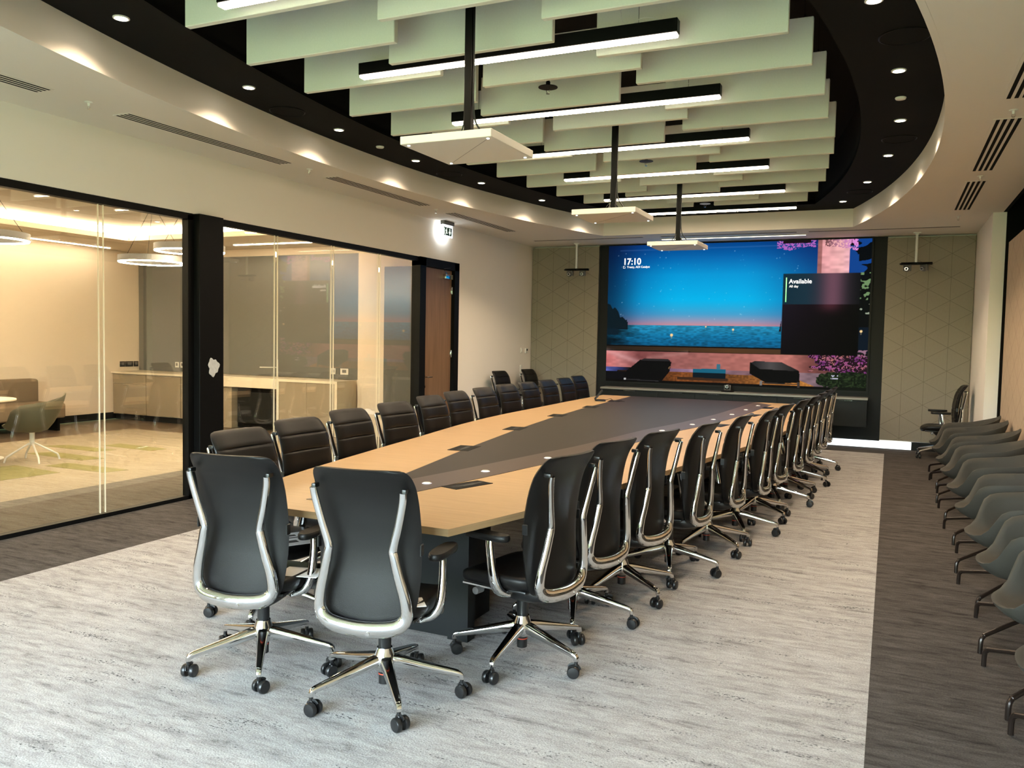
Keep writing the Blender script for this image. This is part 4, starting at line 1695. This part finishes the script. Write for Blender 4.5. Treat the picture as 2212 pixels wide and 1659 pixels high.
# ceiling with raised lit coffer
cx0, cx1, cy0, cy1 = -11.25, -7.0, 1.0, 9.65
g = G()
g.box(SXW - .1, cx0, YB, SYW + .1, SZC, SZC + .05)
g.box(cx1, WL - .14, YB, SYW + .1, SZC, SZC + .05)
g.box(cx0, cx1, YB, cy0, SZC, SZC + .05)
g.box(cx0, cx1, cy1, SYW + .1, SZC, SZC + .05)
struct(g.build('ceiling', 'sidewall', smooth=0))
M['coffer'] = pmat('tan_coffer', (0.36, 0.30, 0.22, 1), .9)
g = G()
g.box(cx0 - .1, cx1 + .1, cy0 - .1, cy1 + .1, SZC + .19, SZC + .4)
struct(g.build('ceiling', 'coffer', smooth=0))
g = G()
g.box(cx0 - .02, cx0, cy0, cy1, SZC + .08, SZC + .18)
g.box(cx1, cx1 + .02, cy0, cy1, SZC + .08, SZC + .18)
g.box(cx0, cx1, cy1, cy1 + .02, SZC + .08, SZC + .18)
g.box(cx0, cx1, cy0 - .02, cy0, SZC + .08, SZC + .18)
tag(g.build('cove_light', 'cove', smooth=0), 'bright glowing band around the raised ceiling of the side room', 'cove light')
g = G()
g.box(cx0 - .05, cx0 - .001, cy0, cy1, SZC + .001, SZC + .078)
g.box(cx1 + .001, cx1 + .05, cy0, cy1, SZC + .001, SZC + .078)
g.box(cx0, cx1, cy1 + .001, cy1 + .05, SZC + .001, SZC + .078)
g.box(cx0, cx1, cy0 - .05, cy0 - .001, SZC + .001, SZC + .078)
g.box(cx0 - .06, cx0 - .021, cy0, cy1, SZC + .08, SZC + .19)
g.box(cx1 + .021, cx1 + .06, cy0, cy1, SZC + .08, SZC + .19)
g.box(cx0, cx1, cy1 + .021, cy1 + .06, SZC + .08, SZC + .19)
struct(g.build('trim_6', 'sidewall', smooth=0))
for i, (a, lab) in enumerate([((SXW + .28, SXW + .33, 3.0, 10.35), 'thin recessed light line along the side room left wall'), ((-9.9, -7.75, 10.55, 10.60), 'thin recessed light line above the kitchenette')]):
    g = G()
    g.box(a[0], a[1], a[2], a[3], SZC - .012, SZC - .0005)
    tag(g.build('recessed_light_line', 'lamp3', smooth=0), lab, 'strip light')


for i, (x, y, lab) in enumerate([(-8.55, 6.35, 'small pair of white plates on the side room ceiling, nearer the photo left edge'), (-8.25, 7.35, 'small pair of white plates on the side room ceiling, nearer the black post')]):
    o = empty('ceiling_plate', (x, y, SZC + .19), 0, lab, 'ceiling plate', 'white plates on the side room ceiling')
    for dx_ in (-.07, .07):
        g = G()
        g.box(dx_ - .045, dx_ + .045, -.05, .05, -.012, -.0005, bev=.003, seg=1)
        g.build('plate', 'white_plastic', o, smooth=0)


def ring_pendant(x, y, z, r, label):
    o = empty('ring_pendant', (x, y, z), 0, label, 'pendant light', 'ring pendants in the side room')
    g = G()
    g.lathe([(r, .012), (r, .09), (r - .055, .09), (r - .055, .012), (r, .012)], 48, caps=False)
    g.build('ring_housing', 'greyplastic', o, smooth=30)
    g = G()
    g.lathe([(r - .004, .012), (r - .008, .0), (r - .047, .0), (r - .051, .012)], 48, caps=False)
    g.build('ring_diffuser', 'lamp2', o, smooth=60)
    top = SZC + .19 - z
    g = G()
    for k in range(3):
        a = 2 * PI * k / 3 + .5
        g.sweep([((r - .03) * math.cos(a), (r - .03) * math.sin(a), .09), (.04 * math.cos(a), .04 * math.sin(a), top - .03)], .006, (0, 0, 1), n=5)
    g.build('suspension_wire', 'black_metal', o)
    g = G()
    g.lathe([(.14, top), (.14, top - .05)], 28)
    g.build('canopy', 'greyplastic', o)


ring_pendant(-8.95, 8.06, 2.50, .43, 'lowest ring pendant light, nearest the kitchenette wall')
ring_pendant(-8.05, 7.82, 2.60, .42, 'upper ring pendant light partly hidden by the black post')
ring_pendant(-9.05, 5.85, 2.56, .46, 'ring pendant light cut by the photo left edge')

# kitchenette
k = empty('base_cabinet', (0, 10.62, 0), 0, 'stone laminate base cabinet in the side room left corner', 'cabinet')
g = G()
g.box(-12.83, -10.35, .03, .50, .10, .83)
g.box(-12.80, -10.36, .06, .48, 0, .10, mi=1)
g.build('carcass', ['white_top', 'slate'], k, smooth=0)
for a, b, c, d in ((-12.80, -11.98, .66, .82), (-12.80, -11.98, .11, .65), (-11.97, -11.16, .11, .82), (-11.15, -10.36, .11, .82)):
    g = G()
    g.box(a + .003, b - .003, 0, .028, c, d)
    o = g.build('drawer' if c > .5 else 'door', 'concrete', k, smooth=0)
    g = G()
    g.box(a + .25, b - .2, -.008, 0, d - .012, d - .004)
    g.build('handle', 'chrome2', o, smooth=0)
g = G()
g.box(-12.84, -10.34, 10.60, 11.245, .831, .865, bev=.003, seg=1)
tag(g.build('kitchen_worktop', 'white_top', smooth=0), 'white worktop on the left corner cabinet of the side room', 'worktop')
o = empty('wall_desk', (0, 10.62, 0), 0, 'thick cream counter slab bridging the kitchenette over dark boxes', 'counter')
g = G()
g.box(-10.33, -9.06, 0, .50, .70, .87, bev=.003, seg=1)
g.build('slab', 'white_top', o, smooth=0)
g = G()
g.box(-10.33, -10.05, .05, .48, 0, .70)
g.build('side_panel', 'concrete', o, smooth=0)
o = empty('undercounter_fridge', (0, 10.62, 0), 0, 'dark glass-front unit under the cream counter slab', 'fridge')
g = G()
g.box(-10.0, -9.08, .14, .50, .02, .69)
g.build('body', 'black_metal', o, smooth=0)
g = G()
g.box(-9.98, -9.10, .11, .138, .10, .62)
g.build('door', 'slate', o, smooth=0)
k = empty('framed_cabinet', (0, 10.62, 0), 0, 'taupe two-door cabinet with a white surround right of the counter slab', 'cabinet')
g = G()
g.box(-9.05, -9.0, -.01, .5, 0, .87)
g.box(-7.90, -7.85, -.01, .5, 0, .87)
g.box(-9.0, -7.90, -.01, .5, .83, .87)
g.box(-9.0, -7.90, .03, .5, .05, .83, mi=1)
g.build('surround', ['white_top', 'concrete'], k, smooth=0)
for a in (-8.995, -8.447):
    g = G()
    g.box(a, a + .543, .0, .028, .06, .826)
    g.build('door', 'concrete', k, smooth=0)
g = G()
g.box(-12.83, -7.80, 11.22, 11.248, .875, 2.93)
tag(g.build('splashback', 'splash', smooth=0), 'tall grey green glass splashback above the kitchenette', 'splashback')
g = G()
g.box(-7.12, -6.25, 10.80, 10.99, 0, 2.66)
tag(g.build('grey_partition', 'splash', smooth=0), 'grey blue partition panel beside the wooden door behind the glass', 'partition')
for i, (x, y, z, w_, lab, mt) in enumerate([(SXW, 10.86, .99, .11, 'leftmost black socket plate above the side room cabinet', 'slate'), (SXW, 11.01, .99, .17, 'wide middle black socket plate above the side room cabinet', 'slate'), (SXW, 11.16, .99, .10, 'rightmost black socket plate above the side room cabinet', 'slate'),
                                     (-11.86, 0, 1.0, .09, 'white socket left of its twin on the grey green splashback', 'white_plastic'), (-11.73, 0, 1.0, .09, 'white socket right of its twin on the grey green splashback', 'white_plastic'),
                                     (-8.37, 0, 1.0, .09, 'single white socket on the splashback right of the tap', 'white_plastic'), (-8.15, 0, 1.0, .16, 'double white socket on the splashback near its right end', 'white_plastic')]):
    o = empty('wall_socket', (x, y if i < 3 else 11.219, z), R(90) if i < 3 else 0, lab, 'socket')
    g = G()
    g.box(-w_ / 2, w_ / 2, -.014, 0, -.05, .05, bev=.003, seg=1)
    g.build('plate', mt, o, smooth=0)
    g = G()
    g.box(-w_ / 4, w_ / 4, -.0155, -.0142, -.02, .03)
    g.build('sockets', 'greyplastic', o, smooth=0)
o = empty('sink_tap', (-9.32, 10.95, .87), 0, 'slim white tap standing on the side room counter', 'tap')
g = G()
g.lathe([(.022, 0), (.016, .01), (.014, .30)], 14)
g.sweep([(0, 0, .17), (0, -.02, .17), (-.12, -.14, .17), (-.2, -.2, .17)], .016, n=8)
g.build('spout', 'white_plastic', o)

# side room furniture
s = empty('sofa', (-12.25, 7.95, 0), 0, 'taupe high-backed sofa against the side room left wall', 'sofa')
g = G()
g.box(-.50, -.28, -1.0, 1.05, .18, .80, bev=.05, seg=3)
g.build('backrest', 'sofa', s)
g = G()
g.box(-.28, .35, -1.0, 1.05, .20, .44, bev=.04, seg=3)
g.build('seat', 'sofa', s)
g = G()
for yy in (-.9, .95):
    g.box(-.4, .3, yy - .02, yy + .02, 0, .2)
g.build('sled_leg', 'black_metal', s)
t = empty('round_table', (-10.05, 6.42, 0), 0, 'round cream side table cut by the photo left edge', 'table')
g = G()
g.lathe([(.38, .715), (.40, .722), (.40, .738), (.39, .742)], 40)
g.build('tabletop', 'white_top', t)
g = G()
g.lathe([(.26, 0), (.26, .012), (.04, .02), (.03, .715)], 28)
g.build('pedestal', 'white_plastic', t)
mt = pmat('olive_upholstery', rgb(84, 82, 66), .8)


def tub(x, y, rz, label, wooden):
    o = empty('tub_chair', (x, y, .002), R(rz), label, 'chair', 'tub chairs round the side room table')
    sh = shell_mesh(.30, .31)
    sh.v = [(a, b, c + .02 + (.14 * max(0, (c - .60)) if b < 0 else 0)) for a, b, c in sh.v]
    sh.build('shell', mt if not wooden else 'shell', o, smooth=60)
    if wooden:
        for sx in (-1, 1):
            for sy in (-1, 1):
                g = G()
                g.sweep([(sx * .14, sy * .14, .37), (sx * .22, sy * .22, 0)], [.045, .028], n=12)
                g.build('leg', 'legwood', o)
    else:
        g = G()
        g.lathe([(.09, .355), (.03, .345), (.028, .22), (.02, .20)], 16)
        g.build('post', 'white_plastic', o)
        for kk in range(4):
            g = G()
            g.sweep(smooth_path([(.01, 0, .23), (.24, 0, .09), (.28, 0, .06), (.30, 0, 0)], 4), .022, (0, 1, 0), n=8, mat=Matrix.Rotation(R(20 + 90 * kk), 4, 'Z'))
            g.build('leg', 'white_plastic', o)


tub(-9.42, 6.66, 138, 'olive tub chair on white star legs beside the round side table', False)
tub(-9.62, 5.98, 60, 'grey tub chair with wooden legs at the photo left edge', True)
tub(-8.98, 5.42, 40, 'tub chair on white legs just inside the photo left edge', False)
